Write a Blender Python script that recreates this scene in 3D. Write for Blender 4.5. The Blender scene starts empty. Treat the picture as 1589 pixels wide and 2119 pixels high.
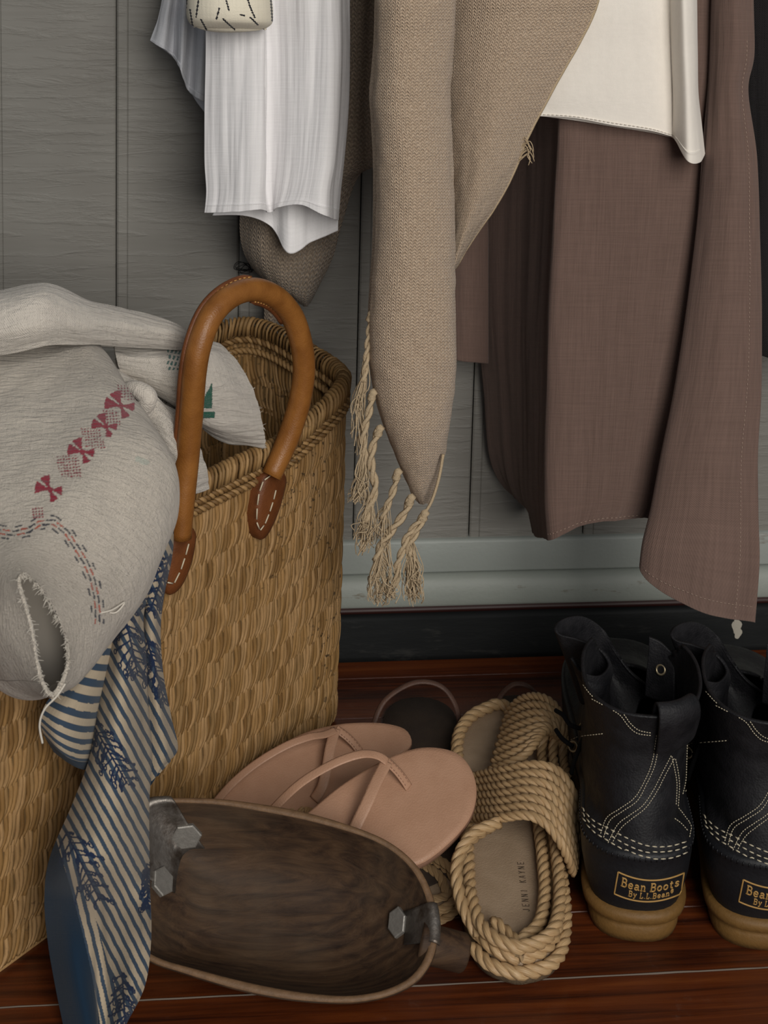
import bpy, bmesh, math, random
import numpy as np
from mathutils import Vector, Matrix, noise
from mathutils.bvhtree import BVHTree
random.seed(7)
C = bpy.context.scene.collection
SC = bpy.context.scene
# ------------------------------------------------------------------ camera
W, H, F = 1589, 2119, 3200.0
PX, PY = 795.0, 65.0                       # where the lens axis meets the (shifted) frame
CAMLOC = Vector((-0.07, -1.243, 0.713))
YAW, PITCH, ROLL = (math.radians(a) for a in (5.9, 8.0, 1.45))
_fw = Vector((math.sin(YAW)*math.cos(PITCH), math.cos(YAW)*math.cos(PITCH), -math.sin(PITCH)))
_rt0 = Vector((math.cos(YAW), -math.sin(YAW), 0)); _up0 = _rt0.cross(_fw)
RT = _rt0*math.cos(ROLL) + _up0*math.sin(ROLL); UP = _up0*math.cos(ROLL) - _rt0*math.sin(ROLL); FW = _fw
cd = bpy.data.cameras.new('camera'); cam = bpy.data.objects.new('camera', cd); C.objects.link(cam)
m3 = Matrix((RT, UP, -FW)).transposed()
cam.matrix_world = Matrix.Translation(CAMLOC) @ m3.to_4x4()
cd.sensor_fit = 'VERTICAL'; cd.sensor_height = 36.0; cd.lens = 36.0*F/H
cd.shift_y = -(H/2 - PY)/H; cd.shift_x = (W/2 - PX)/H
cd.clip_start = .01; cd.clip_end = 50
cd.dof.use_dof = True; cd.dof.focus_distance = 1.07; cd.dof.aperture_fstop = 20
SC.camera = cam
# ------------------------------------------------------------------ light
SC.view_settings.view_transform = 'Standard'; SC.view_settings.look = 'None'
SC.view_settings.gamma = 1; SC.view_settings.use_curve_mapping = False
SC.view_settings.exposure = 0.22
wd = bpy.data.worlds.new('room_light'); SC.world = wd; wd.use_nodes = True
bg = wd.node_tree.nodes['Background']; bg.inputs[0].default_value = (.80, .90, 1.0, 1); bg.inputs[1].default_value = .10
ld = bpy.data.lights.new('window_light', 'AREA'); ld.shape = 'RECTANGLE'; ld.size = 1.1; ld.size_y = 1.4
ld.energy = 40; ld.color = (1.0, .96, .90)
lo = bpy.data.objects.new('window_light', ld); C.objects.link(lo)
lo.location = (.45, -2.4, 1.30)
lo.rotation_euler = (Vector((.05, -.1, .35)) - lo.location).to_track_quat('-Z', 'Y').to_euler()

# ------------------------------------------------------------------ geometry helpers
def ray(px, py): return RT*((px-PX)/F) - UP*((py-PY)/F) + FW
def at(px, py, Y): d = ray(px, py); return CAMLOC + d*((Y-CAMLOC.y)/d.y)
def atz(px, py, Z): d = ray(px, py); return CAMLOC + d*((Z-CAMLOC.z)/d.z)
def atp(px, py, p0, n): d = ray(px, py); return CAMLOC + d*((p0-CAMLOC).dot(n)/d.dot(n))
def proj(P):
    q = P - CAMLOC; z = q.dot(FW); return (PX + F*q.dot(RT)/z, PY - F*q.dot(UP)/z)
def lerp(a, b, t): return a + (b-a)*t
def sstep(a, b, x):
    t = min(1, max(0, (x-a)/(b-a))); return t*t*(3-2*t)
def cr(p0, p1, p2, p3, t):
    return .5*((2*p1) + (p2-p0)*t + (2*p0-5*p1+4*p2-p3)*t*t + (3*p1-p0-3*p2+p3)*t**3)
def spline(pts, n, closed=False):
    """n points along a Catmull-Rom curve through pts"""
    m = len(pts); out = []
    for i in range(n):
        x = (i/n*m) if closed else (i/(n-1)*(m-1))
        k = int(x); t = x-k
        if not closed and k >= m-1: k, t = m-2, 1.0
        g = (lambda j: pts[j % m]) if closed else (lambda j: pts[min(max(j, 0), m-1)])
        out.append(cr(g(k-1), g(k), g(k+1), g(k+2), t))
    return out
def resample(pts, n, closed=False):
    q = list(pts) + ([pts[0]] if closed else [])
    L = [0]
    for a, b in zip(q, q[1:]): L.append(L[-1] + (b-a).length)
    out = []; k = 0
    for i in range(n):
        s = L[-1]*(i/n if closed else i/(n-1))
        while k < len(q)-2 and L[k+1] < s: k += 1
        d = L[k+1]-L[k]; out.append(q[k].lerp(q[k+1], (s-L[k])/d if d > 1e-12 else 0))
    return out
def curve(pts, n, closed=False): return resample(spline(pts, max(8*len(pts), 2*n), closed), n, closed)
def V(*a): return Vector(a)

def mesh(name, vs, fs, mt, parent=None, uv=None, col=None, smooth=True, solid=0, off=-1):
    me = bpy.data.meshes.new(name); me.from_pydata([tuple(v) for v in vs], [], fs); me.update()
    if uv is not None:
        l = me.uv_layers.new(name='UVMap'); vi = np.zeros(len(me.loops), dtype=np.int32); me.loops.foreach_get('vertex_index', vi)
        l.data.foreach_set('uv', np.array(uv, dtype=np.float32)[vi].ravel())
    if col is not None:
        a = me.color_attributes.new('print', 'FLOAT_COLOR', 'POINT')
        a.data.foreach_set('color', np.array(col, dtype=np.float32).ravel())
    if smooth: me.polygons.foreach_set('use_smooth', [True]*len(me.polygons))
    if mt: me.materials.append(mt)
    o = bpy.data.objects.new(name, me); C.objects.link(o)
    if parent: o.parent = parent; o.matrix_parent_inverse = parent.matrix_world.inverted()
    if solid:
        s = o.modifiers.new('thickness', 'SOLIDIFY'); s.thickness = solid; s.offset = off
    return o
def thing(name, label, cat, loc=(0, 0, 0), rz=0, group=None):
    o = bpy.data.objects.new(name, None); C.objects.link(o); o.empty_display_size = .02
    o.matrix_world = Matrix.Translation(loc) @ Matrix.Rotation(rz, 4, 'Z')
    o['label'] = label; o['category'] = cat
    if group: o['group'] = group
    return o
def tag(o, label=None, cat=None, kind=None, group=None):
    if label: o['label'] = label
    if cat: o['category'] = cat
    if kind: o['kind'] = kind
    if group: o['group'] = group
    return o
class MB:
    """collects pieces into one mesh"""
    def __init__(s): s.v = []; s.f = []; s.uv = []
    def add(s, vs, fs, uv=None):
        b = len(s.v); s.v += vs; s.f += [tuple(i+b for i in f) for f in fs]
        s.uv += uv if uv else [(v[0], v[2]) for v in vs]
    def box(s, a, b, bev=0):
        x0, y0, z0 = a; x1, y1, z1 = b
        s.add([V(x, y, z) for z in (z0, z1) for y in (y0, y1) for x in (x0, x1)],
              [(0, 2, 3, 1), (4, 5, 7, 6), (0, 1, 5, 4), (2, 6, 7, 3), (0, 4, 6, 2), (1, 3, 7, 5)])
    def tube(s, pts, r, n=8, cap=True, flat=1.0, up=None, closed=False, twist=0):
        m = len(pts); rr = r if isinstance(r, (list, tuple)) else [r]*m
        N = None; vs = []; uv = []; L = 0
        for i, p in enumerate(pts):
            if closed: t = (pts[(i+1) % m]-pts[i-1])
            else: t = (pts[min(i+1, m-1)]-pts[max(i-1, 0)])
            t = t.normalized() if t.length > 1e-9 else V(0, 0, 1)
            if up is not None: N = up - t*up.dot(t)
            elif N is None: N = t.orthogonal()
            else: N = N - t*N.dot(t)
            N = N.normalized() if N.length > 1e-9 else t.orthogonal().normalized()
            B = t.cross(N)
            if i: L += (p-pts[i-1]).length
            for k in range(n):
                a = 2*math.pi*k/n + twist*i
                vs.append(p + N*(rr[i]*math.cos(a)*flat) + B*(rr[i]*math.sin(a))); uv.append((k/n*.02, L))
        fs = []
        for i in range(m if closed else m-1):
            j = (i+1) % m
            for k in range(n):
                q = (k+1) % n; fs.append((i*n+k, i*n+q, j*n+q, j*n+k))
        if cap and not closed: fs += [tuple(range(n-1, -1, -1)), tuple((m-1)*n+k for k in range(n))]
        s.add(vs, fs, uv)
    def rope(s, pts, R, k=3, pitch=None, n=6, closed=False, hand=1):
        """laid rope: k strands twisted round the path"""
        pitch = pitch or R*5.2
        L = sum((b-a).length for a, b in zip(pts, pts[1:])) + ((pts[0]-pts[-1]).length if closed else 0)
        m = max(6, int(L/pitch*9)); P = resample(pts, m, closed)
        turns = round(L/pitch) if closed else L/pitch
        N = None; fr = []
        for i in range(m):
            t = (P[(i+1) % m]-P[i-1]) if closed else (P[min(i+1, m-1)]-P[max(i-1, 0)])
            t.normalize(); N = t.orthogonal().normalized() if N is None else (N - t*N.dot(t)).normalized()
            fr.append((N.copy(), t.cross(N)))
        for q in range(k):
            path = []
            for i in range(m):
                a = hand*2*math.pi*(turns*i/m + q/k)
                path.append(P[i] + fr[i][0]*(math.cos(a)*R*.48) + fr[i][1]*(math.sin(a)*R*.48))
            s.tube(path, R*.56, n, closed=closed)
    def build(s, name, mt, parent=None, **k): return mesh(name, s.v, s.f, mt, parent, uv=s.uv, **k)

def crw(m, n, closed=False, xs=None):
    """Catmull-Rom weights: n samples over m control points"""
    x = xs if xs is not None else (np.arange(n)/n*m if closed else np.linspace(0, m-1, n))
    k = np.floor(x).astype(int)
    if not closed: k = np.minimum(k, m-2)
    t = x-k; w = np.zeros((len(x), m)); r = np.arange(len(x))
    B = (.5*(-t+2*t*t-t**3), .5*(2-5*t*t+3*t**3), .5*(t+4*t*t-3*t**3), .5*(-t*t+t**3))
    for d in range(4):
        j = k-1+d; j = j % m if closed else np.clip(j, 0, m-1); np.add.at(w, (r, j), B[d])
    return w
def npnorm(P, wrap=False):
    a = (np.roll(P, -1, 1)-np.roll(P, 1, 1)) if wrap else np.gradient(P, axis=1)
    n = np.cross(a, np.gradient(P, axis=0)); n /= np.maximum(np.linalg.norm(n, axis=2, keepdims=True), 1e-12)
    return n
def npproj(P):
    q = P - np.array(CAMLOC); z = q @ np.array(FW)
    return PX + F*(q @ np.array(RT))/z, PY - F*(q @ np.array(UP))/z
def quads(nu, nv, wrap=False):
    m = nu if wrap else nu-1; j, i = np.meshgrid(np.arange(nv-1), np.arange(m), indexing='ij'); i2 = (i+1) % nu
    return np.stack([j*nu+i, j*nu+i2, (j+1)*nu+i2, (j+1)*nu+i], -1).reshape(-1, 4).tolist()
def grid(rows, nu, nv, disp=None):
    """bicubic surface through rows of control points -> verts, faces, metric uv"""
    Cn = np.array([[tuple(p) for p in r] for r in rows])
    P = np.einsum('ja,abk,ib->jik', crw(len(rows), nv), Cn, crw(len(rows[0]), nu))
    lu = np.concatenate([[0], np.cumsum(np.linalg.norm(np.diff(P[nv//2], axis=0), axis=1))])
    lv = np.concatenate([[0], np.cumsum(np.linalg.norm(np.diff(P[:, nu//2], axis=0), axis=1))])
    if disp:
        n = npnorm(P); s = np.sign(np.sum(n*(np.array(CAMLOC)-P), axis=2, keepdims=True)); n = n*np.where(s == 0, 1, s)
        lul, lvl = lu.tolist(), lv.tolist()
        D = np.array([[disp(lul[i], lvl[j], i/(nu-1), j/(nv-1)) for i in range(nu)] for j in range(nv)])
        P = P + n*D[..., None]
    uv = np.stack(np.broadcast_arrays(lu[None, :], lv[:, None]), -1).reshape(-1, 2).tolist()
    return P, quads(nu, nv), uv
def sheet(name, rows, mt, parent, nu=60, nv=60, thick=.0008, disp=None, col=None, hem=None):
    P, fs, uv = grid(rows, nu, nv, disp)
    cl = None
    if col:
        X, Y = npproj(P); X = X.tolist(); Y = Y.tolist()
        cl = [col(X[j][i], Y[j][i], i/(nu-1), j/(nv-1), None) for j in range(nv) for i in range(nu)]
    o = mesh(name, P.reshape(-1, 3).tolist(), fs, mt, parent, uv=uv, col=cl, solid=thick, off=0)
    return o, [[Vector(p) for p in r] for r in P.tolist()]
def pr(*pts): return [at(*p) for p in pts]
def hang(rows, peg, top=1.12, k=.35):
    """carry a garment's top row on up to its peg, above the frame"""
    r0 = rows[0]; c = sum(r0, V(0, 0, 0))/len(r0); out = []
    for t in (1.0, .8, .55, .3, .12):
        out.append([V(lerp(p.x, peg + (p.x-c.x)*k, t**1.3), lerp(p.y, -.062 + (p.y-c.y)*.15, t), lerp(p.z, top, t)) for p in r0])
    return out + rows
def wr(seed, au=70, av=6, amp=.0012, lo=0):
    """long vertical creases"""
    def f(u, v, s, t):
        return amp*(noise.noise(V(u*au, v*av, seed)) + .5*noise.noise(V(u*au*2.3, v*av*2, seed+9)) + .22*noise.noise(V(u*au*5.5, v*av*4, seed+5))) * (lo + (1-lo)*sstep(0, .2, t+.2))
    return f

# ------------------------------------------------------------------ materials
def lin(h):
    h = h.lstrip('#'); r = []
    for i in (0, 2, 4):
        c = int(h[i:i+2], 16)/255; r.append(c/12.92 if c <= .04045 else ((c+.055)/1.055)**2.4)
    return (*r, 1)
class NB:
    def __init__(s, name):
        s.m = bpy.data.materials.new(name); s.m.use_nodes = True; s.n = s.m.node_tree.nodes; s.l = s.m.node_tree.links
        s.b = s.n['Principled BSDF']; s.tc = s.n.new('ShaderNodeTexCoord'); s.nrm = None
    def set(s, i, v):
        if hasattr(v, 'links') or hasattr(v, 'is_output'): s.l.new(v, i)
        else: i.default_value = v
    def math(s, op, a, b=0, c=0):
        n = s.n.new('ShaderNodeMath'); n.operation = op
        for i, v in enumerate((a, b, c)): s.set(n.inputs[i], v)
        return n.outputs[0]
    def co(s, kind='UV', scale=(1, 1, 1), rot=(0, 0, 0)):
        n = s.n.new('ShaderNodeMapping'); s.l.new(s.tc.outputs[kind], n.inputs[0])
        n.inputs['Scale'].default_value = scale; n.inputs['Rotation'].default_value = rot; return n.outputs[0]
    def sep(s, v):
        n = s.n.new('ShaderNodeSeparateXYZ'); s.l.new(v, n.inputs[0]); return n.outputs
    def noise(s, vec, scale=1, detail=3, rough=.55, dist=0):
        n = s.n.new('ShaderNodeTexNoise'); s.l.new(vec, n.inputs['Vector']); n.inputs['Scale'].default_value = scale
        n.inputs['Detail'].default_value = detail; n.inputs['Roughness'].default_value = rough; n.inputs['Distortion'].default_value = dist
        return n.outputs['Fac']
    def voro(s, vec, scale=1, feat='F1'):
        n = s.n.new('ShaderNodeTexVoronoi'); n.feature = feat; s.l.new(vec, n.inputs['Vector']); n.inputs['Scale'].default_value = scale
        return n.outputs['Distance']
    def ramp(s, f, stops, interp='LINEAR'):
        n = s.n.new('ShaderNodeValToRGB'); s.l.new(f, n.inputs[0]); e = n.color_ramp.elements; n.color_ramp.interpolation = interp
        while len(e) < len(stops): e.new(.5)
        for i, (p, c) in enumerate(stops):
            e[i].position = p; e[i].color = c if not isinstance(c, str) else lin(c)
        return n.outputs[0]
    def mix(s, f, a, b, blend='MIX'):
        n = s.n.new('ShaderNodeMix'); n.data_type = 'RGBA'; n.blend_type = blend
        s.set(n.inputs[0], f); s.set(n.inputs[6], a); s.set(n.inputs[7], b); return n.outputs[2]
    def map(s, f, a, b, c, d):
        n = s.n.new('ShaderNodeMapRange'); s.l.new(f, n.inputs[0])
        for i, v in enumerate((a, b, c, d)): n.inputs[i+1].default_value = v
        return n.outputs[0]
    def bump(s, h, dist=.001, strength=1):
        n = s.n.new('ShaderNodeBump'); s.l.new(h, n.inputs['Height']); n.inputs['Distance'].default_value = dist; n.inputs['Strength'].default_value = strength
        if s.nrm is not None: s.l.new(s.nrm, n.inputs['Normal'])
        s.nrm = n.outputs[0]
    def attr(s, name='print'):
        n = s.n.new('ShaderNodeAttribute'); n.attribute_name = name; return n.outputs
    def island(s):
        n = s.n.new('ShaderNodeNewGeometry'); return n.outputs['Random Per Island']
    def done(s, col, rough=.7, spec=.3, metal=0, sheen=0):
        s.set(s.b.inputs['Base Color'], col); s.set(s.b.inputs['Roughness'], rough)
        s.b.inputs['Specular IOR Level'].default_value = spec; s.set(s.b.inputs['Metallic'], metal)
        if sheen: s.b.inputs['Sheen Weight'].default_value = sheen; s.b.inputs['Sheen Roughness'].default_value = .5
        if s.nrm is not None: s.l.new(s.nrm, s.b.inputs['Normal'])
        return s.m
def plain(name, h, rough=.6, spec=.4, metal=0, grain=0, gs=400, var=.0):
    b = NB(name); col = lin(h)
    if grain or var:
        f = b.noise(b.co('Object'), gs, 4, .6)
        if var: col = b.mix(b.map(f, .3, .7, 0, 1), tuple(c*(1-var) for c in col[:3])+(1,), tuple(min(1, c*(1+var)) for c in col[:3])+(1,))
        if grain: b.bump(f, grain)
    return b.done(col, rough, spec, metal)
def cloth(name, h, thread=.0007, bump=.0002, slub=.25, sheen=.15, streak=(900, 35), attr=False, fuzz=0, pucker=0):
    """plain-woven cloth: crossing threads, uneven slubs both ways"""
    b = NB(name); uv = b.co('UV'); xyz = b.sep(uv); k = 2*math.pi/thread
    tu = b.math('SINE', b.math('MULTIPLY', xyz[0], k)); tv = b.math('SINE', b.math('MULTIPLY', xyz[1], k))
    w = b.math('ADD', b.math('MULTIPLY', tu, tv), 1)
    sa = b.noise(b.co('UV', (streak[0], streak[1], 1)), 1, 3); sb = b.noise(b.co('UV', (streak[1], streak[0], 1)), 1, 3)
    s = b.math('ADD', b.math('MULTIPLY', sa, .6), b.math('MULTIPLY', sb, .4))
    base = lin(h)
    col = b.mix(1, base, b.ramp(s, [(.30, (1-slub, 1-slub, 1-slub, 1)), (.70, (1, 1, 1, 1))]), 'MULTIPLY')
    if attr:
        a = b.attr()
        n = b.n.new('ShaderNodeMix'); n.data_type = 'RGBA'; b.l.new(a['Alpha'], n.inputs[0]); b.l.new(col, n.inputs[6])
        b.l.new(a['Color'], n.inputs[7]); col = n.outputs[2]
    b.bump(w, bump*.45, .7); b.bump(s, bump*3, .8)
    if pucker: b.bump(b.noise(b.co('UV', (70, 330, 1)), 1, 3, .5, .6), pucker, .9)
    if fuzz: b.bump(b.noise(uv, 1100, 3, .7), fuzz, .9)
    m = b.done(col, .9, .15, 0, sheen)
    return m
def knit(name, h1, h2, pu=.0042, pv=.0028, bump=.0012, open_=.0):
    """loose stocking stitch: columns of slanted loops with shade painted in the gaps"""
    b = NB(name); xyz = b.sep(b.co('UV'))
    wob = b.math('MULTIPLY', b.math('SUBTRACT', b.noise(b.co('UV'), 160, 3), .5), .9)
    u = b.math('ADD', b.math('DIVIDE', xyz[0], pu), wob)
    tri = b.math('ABSOLUTE', b.math('SUBTRACT', b.math('FRACT', u), .5))
    ph = b.math('ADD', b.math('DIVIDE', xyz[1], pv), b.math('MULTIPLY', tri, 1.35))
    ph = b.math('ADD', ph, wob)
    hs = b.math('SINE', b.math('MULTIPLY', ph, 2*math.pi))
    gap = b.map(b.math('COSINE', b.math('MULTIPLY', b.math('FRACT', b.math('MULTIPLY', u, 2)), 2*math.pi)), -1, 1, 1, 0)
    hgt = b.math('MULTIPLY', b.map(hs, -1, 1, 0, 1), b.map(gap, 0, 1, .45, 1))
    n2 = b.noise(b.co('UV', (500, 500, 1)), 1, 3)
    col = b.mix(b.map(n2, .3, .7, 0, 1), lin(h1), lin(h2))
    yarn = b.mix(b.map(hgt, .02, .35, 0, 1), b.mix(.38, col, (.05, .038, .026, 1)), col)  # colour darkened between the loops, standing in for shade in the gaps
    b.bump(hgt, bump, .75); b.bump(n2, .0006, .7)
    return b.done(yarn, .95, .1, 0, .2)
# ================================================================== the setting
def wall_mat():
    b = NB('painted_panel'); o = b.co('Object', (16, 16, 120)); o2 = b.co('Object', (2.5, 2.5, 40))
    f = b.noise(o, 1, 5, .65, .4); g = b.noise(o2, 1, 3, .5, .6); d = b.noise(b.co('Object', (9, 9, 9)), 1, 4)
    col = b.mix(b.map(d, .3, .75, 0, 1), lin('#7b7872'), lin('#85837d'))
    b.bump(b.map(f, .48, .72, 0, 1), .0008, .8); b.bump(g, .002, .7)
    return b.done(col, .55, .35)
def paint_mat(name, h, chip):
    b = NB(name); f = b.noise(b.co('Object', (14, 60, 60)), 1, 6, .7); d = b.noise(b.co('Object'), 260, 3)
    col = b.mix(b.map(f, .62, .70, 0, 1), lin(h), lin(chip))
    b.bump(d, .0004, .6); b.bump(f, .0006, .5)
    return b.done(col, .5, .4)
WALL = wall_mat()
BASE = paint_mat('baseboard_paint', '#969b96', '#7c7870')
MOULD = paint_mat('moulding_paint', '#8f948d', '#63553f')
def black_mat():
    b = NB('black_lacquer_worn'); f = b.noise(b.co('Object', (16, 40, 70)), 1, 6, .7); d = b.noise(b.co('Object', (5, 5, 30)), 1, 3)
    col = b.mix(b.map(f, .58, .80, 0, 1), lin('#0b0e0f'), lin('#3a3936'))
    b.bump(f, .001, .7)
    return b.done(col, b.map(d, .3, .7, .6, .85), .3)
BLACKT = black_mat()
def floor_mat():
    b = NB('stained_pine'); o = b.co('Object', (1.6, 1, 1)); xyz = b.sep(b.tc.outputs['Object'])
    v = b.co('Object', (3.0, 95, 95)); f = b.noise(v, 1, 6, .7, .8); g = b.noise(b.co('Object', (1.2, 24, 24)), 1, 3, .5, .8)
    r = b.island()
    oi = b.n.new('ShaderNodeObjectInfo')
    f2 = b.math('ADD', b.math('MULTIPLY', f, .55), b.math('MULTIPLY', g, .5))
    col = b.ramp(f2, [(.30, '#150805'), (.45, '#36170b'), (.57, '#642f13'), (.72, '#84461e')])
    col = b.mix(b.map(oi.outputs['Random'], 0, 1, 0, .35), col, lin('#2a0f08'))
    dust = b.noise(b.co('Object', (30, 30, 30)), 1, 8, .75)
    col = b.mix(b.map(dust, .60, .85, 0, .35), col, lin('#7a6a5c'))
    b.bump(f, .0005, .6)
    return b.done(col, b.map(dust, .35, .7, .24, .5), .5)
FLOOR = floor_mat()
X0, X1 = -1.2, 1.5
# wall: a backing slab with vertical boards standing proud, joints recessed
mb = MB(); mb.box((X0, .008, 0), (X1, .06, 2.2))
wall = tag(mb.build('wall_back', WALL, smooth=False), kind='structure')
GX = -.158
def board_mesh(w=.1, z0=.097, z1=2.2):
    prof = [(.0012, .009), (.0012, .0008), (.0026, 0), (.0090, 0), (.0096, .0006), (.0102, 0), (w-.0014, 0), (w, .0008), (w, .009)]
    vs = [V(x, y, z) for z in (z0, z1) for x, y in prof]; n = len(prof)
    fs = [(i, i+1, n+i+1, n+i) for i in range(n-1)] + [tuple(range(n-1, -1, -1)), tuple(range(n, 2*n))]
    return vs, fs
vs, fs = board_mesh(); bm_ = mesh('board', vs, fs, WALL, wall, smooth=False)
bm_.location.x = GX - .1*10
for i in range(1, 24):
    o = bm_.copy(); C.objects.link(o); o.location.x = GX + .1*(i-10)
# white flat board, rounded moulding, black worn kicker
def runner(name, prof, mt, kind='structure'):
    n = len(prof); vs = []; m = 60
    for k in range(m+1):
        x = lerp(X0, X1, k/m)
        for y, z in prof: vs.append(V(x, y + .0006*noise.noise(V(x*4, z*30, 3)), z + .0005*noise.noise(V(x*6, y*40, 8))))
    fs = [(k*n+i, k*n+i+1, (k+1)*n+i+1, (k+1)*n+i) for k in range(m) for i in range(n-1)]
    o = mesh(name, vs, fs, mt); o['kind'] = kind; return o
runner('baseboard_back', [(.008, .0985), (-.002, .0985), (-.0040, .0975), (-.0048, .0955), (-.005, .0705), (-.0046, .0690), (.008, .0690)], BASE)
pts = [(.008, .0700)] + [(-.005-.0105*math.sin(a), .0460+.0225*math.cos(a)) for a in [i*math.pi/16 for i in range(9)]] + [(-.0145, .0425), (.008, .0425)]
runner('trim_1', pts, MOULD)
runner('trim_2', [(.008, .0445), (-.0172, .0440), (-.0172, .0385), (.008, .0385)], plain('dark_red_stain', '#2c0f0a', .5))
runner('trim_3', [(.008, .0398), (-.0185, .0398), (-.0215, .0385), (-.0228, .0360), (-.0228, .004), (-.0240, .0), (.008, 0)], BLACKT)
pc = MB()
cpt = at(1524, 1302, -.0233)
for k, (dx, dz, r) in enumerate(((0, .002, .0052), (.0012, -.0035, .0042), (-.0008, .0058, .003))):
    P = [cpt + V(dx + r*math.cos(a)*(.8 + .2*math.sin(3*a+k)), -.0001*k, dz + r*1.3*math.sin(a)) for a in [i*2*math.pi/18 for i in range(18)]]
    pc.add(P + [p + V(0, .001, 0) for p in P], [tuple(range(18))] + [(i, (i+1) % 18, 18+(i+1) % 18, 18+i) for i in range(18)])
pc.build('paint_chip', plain('bare_chip', '#a49f93', .8), bpy.data.objects['trim_3'], smooth=False)
# floor planks run along the wall
mb = MB(); mb.box((X0, -2.6, -.05), (X1, .05, -.012)); flo = tag(mb.build('floor', plain('joint_dust', '#1c130e', .9), smooth=False), kind='structure')
seams = [.03 if i == 0 else -.049-.057*(i-1) for i in range(18)]
for i, (a, b_) in enumerate(zip(seams, seams[1:])):
    y1, y0 = a-.0003, b_+.0003
    mb = MB(); c = .0005
    prof = [(y0, -.012), (y0, -c), (y0+c, 0), (y1-c, 0), (y1, -c), (y1, -.012)]
    vs = [V(x, y, z) for x in (X0, X1) for y, z in prof]; n = 6
    mb.add(vs, [(k, k+1, n+k+1, n+k) for k in range(5)] + [tuple(range(5, -1, -1)), tuple(range(6, 12))])
    mb.build('plank', FLOOR, flo, smooth=False)
mb = MB(); jp = [V(lerp(X0, X1, i/200), -.391 + .0005*noise.noise(V(i*.7, 0, 0)), .0001) for i in range(201)]
mb.tube(jp, [.0009*(.6+.5*noise.noise(V(i*.35, 5, 0))) for i in range(201)], 5); mb.build('dusty_joint', plain('pale_dust', '#6f655c', .95, .1), flo)
# small tangle of black thread stuck on the panelling beside the basket handle
tp = []
rng = random.Random(3)
for k in range(17):
    a = k*2.1 + rng.random()*1.2; r = 6 + 13*rng.random()
    tp.append(at(508 + r*math.cos(a)*(1.1 if k > 5 else 1.6), 554 + r*math.sin(a)*.85, -.002 - .002*rng.random()))
mb = MB(); mb.tube(curve(tp, 260), .00024, 5)
tag(mb.build('thread_tangle', plain('black_thread', '#0b0b0c', .8)), 'small tangle of black thread stuck to the wall above the basket handle', 'thread')
# ================================================================== straw basket
def straw_mat(name='straw', cols=('#77572f', '#9c7747', '#b08c60', '#87683f')):
    b = NB(name); r = b.island(); f = b.noise(b.co('Object', (700, 700, 60)), 1, 3); sp = b.noise(b.co('Object'), 190, 3, .6); pt = b.noise(b.co('Object'), 9, 3)
    col = b.ramp(r, [(0, cols[0]), (.35, cols[1]), (.7, cols[2]), (1, cols[3])])
    col = b.mix(b.map(f, .35, .7, 0, .35), col, lin('#6a5130'))
    sp2 = b.math('MULTIPLY', b.map(sp, .60, .66, 0, 1), b.map(pt, .46, .60, 0, 1))
    col = b.mix(b.math('MULTIPLY', sp2, .85), col, lin('#2a2014'))
    b.bump(f, .0004, .7)
    return b.done(col, .62, .35)
STRAW = straw_mat(); STRAWR = straw_mat('straw_rim', ('#6c4f2c', '#906d41', '#a9875a', '#7a5d38'))
dL = V(-.672, -.741, 0).normalized(); dW = V(-.741, .672, 0).normalized()
A0 = V(.034, -.103, 0); LEN, WID = .47, .118
def rrect(p0, L, Wd, r, n):
    """rounded rectangle, first side = long front face from its right end"""
    c = [p0, p0+dL*L, p0+dL*L+dW*Wd, p0+dW*Wd]; out = []
    for i in range(4):
        a, b, d = c[i-1], c[i], c[(i+1) % 4]
        u = (a-b).normalized()*r; w = (d-b).normalized()*r
        for k in range(9):
            t = k/8; out.append((b+u)*(1-t)**2 + 2*t*(1-t)*b + (b+w)*t*t)
    return resample(out, n, True)
NP = 1200
botc = rrect(A0, LEN, WID, .035, NP)
topc = rrect(A0 + V(.002, .004, 0) - dW*.004, LEN, WID+.008, .045, NP)
midc = rrect(A0 + V(.006, .002, 0), LEN, WID, .04, NP)
def rimz(p):
    s = (p-A0).dot(dL); w = (p-A0).dot(dW)
    z = .287 - .022*sstep(0, .10, s) + .006*sstep(.22, .45, s)
    return z + .020*sstep(.0, .12, w)
def bask(k, v):
    """point on the basket wall: perimeter index k (float), height fraction v"""
    k0 = int(k) % NP; k1 = (k0+1) % NP; f = k-int(k)
    g = lambda c: c[k0].lerp(c[k1], f)
    b, m, t = g(botc), g(midc), g(topc)
    p = b*(1-v)**2 + m*2*v*(1-v) + t*v*v
    return V(p.x, p.y, .004 + v*(rimz(t)-.010))
def bnorm(k, v):
    a = bask(k+NP-3, v); b = bask(k+3, v); t = (b-a); n = V(-t.y, t.x, 0).normalized()
    c = A0 + dL*LEN/2 + dW*WID/2
    return (n if n.dot(bask(k, v)-c) > 0 else -n), t.normalized()
bk = thing('straw_basket', 'tall woven straw basket with tan leather handle, stuffed with cloths by the wall', 'basket', A0 + dL*LEN/2 + dW*WID/2)
per = sum((topc[i]-topc[i-1]).length for i in range(NP))
ROWS = 13; ns = int(per/.0033); rg = random.Random(5); dirk = NP/per
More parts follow.
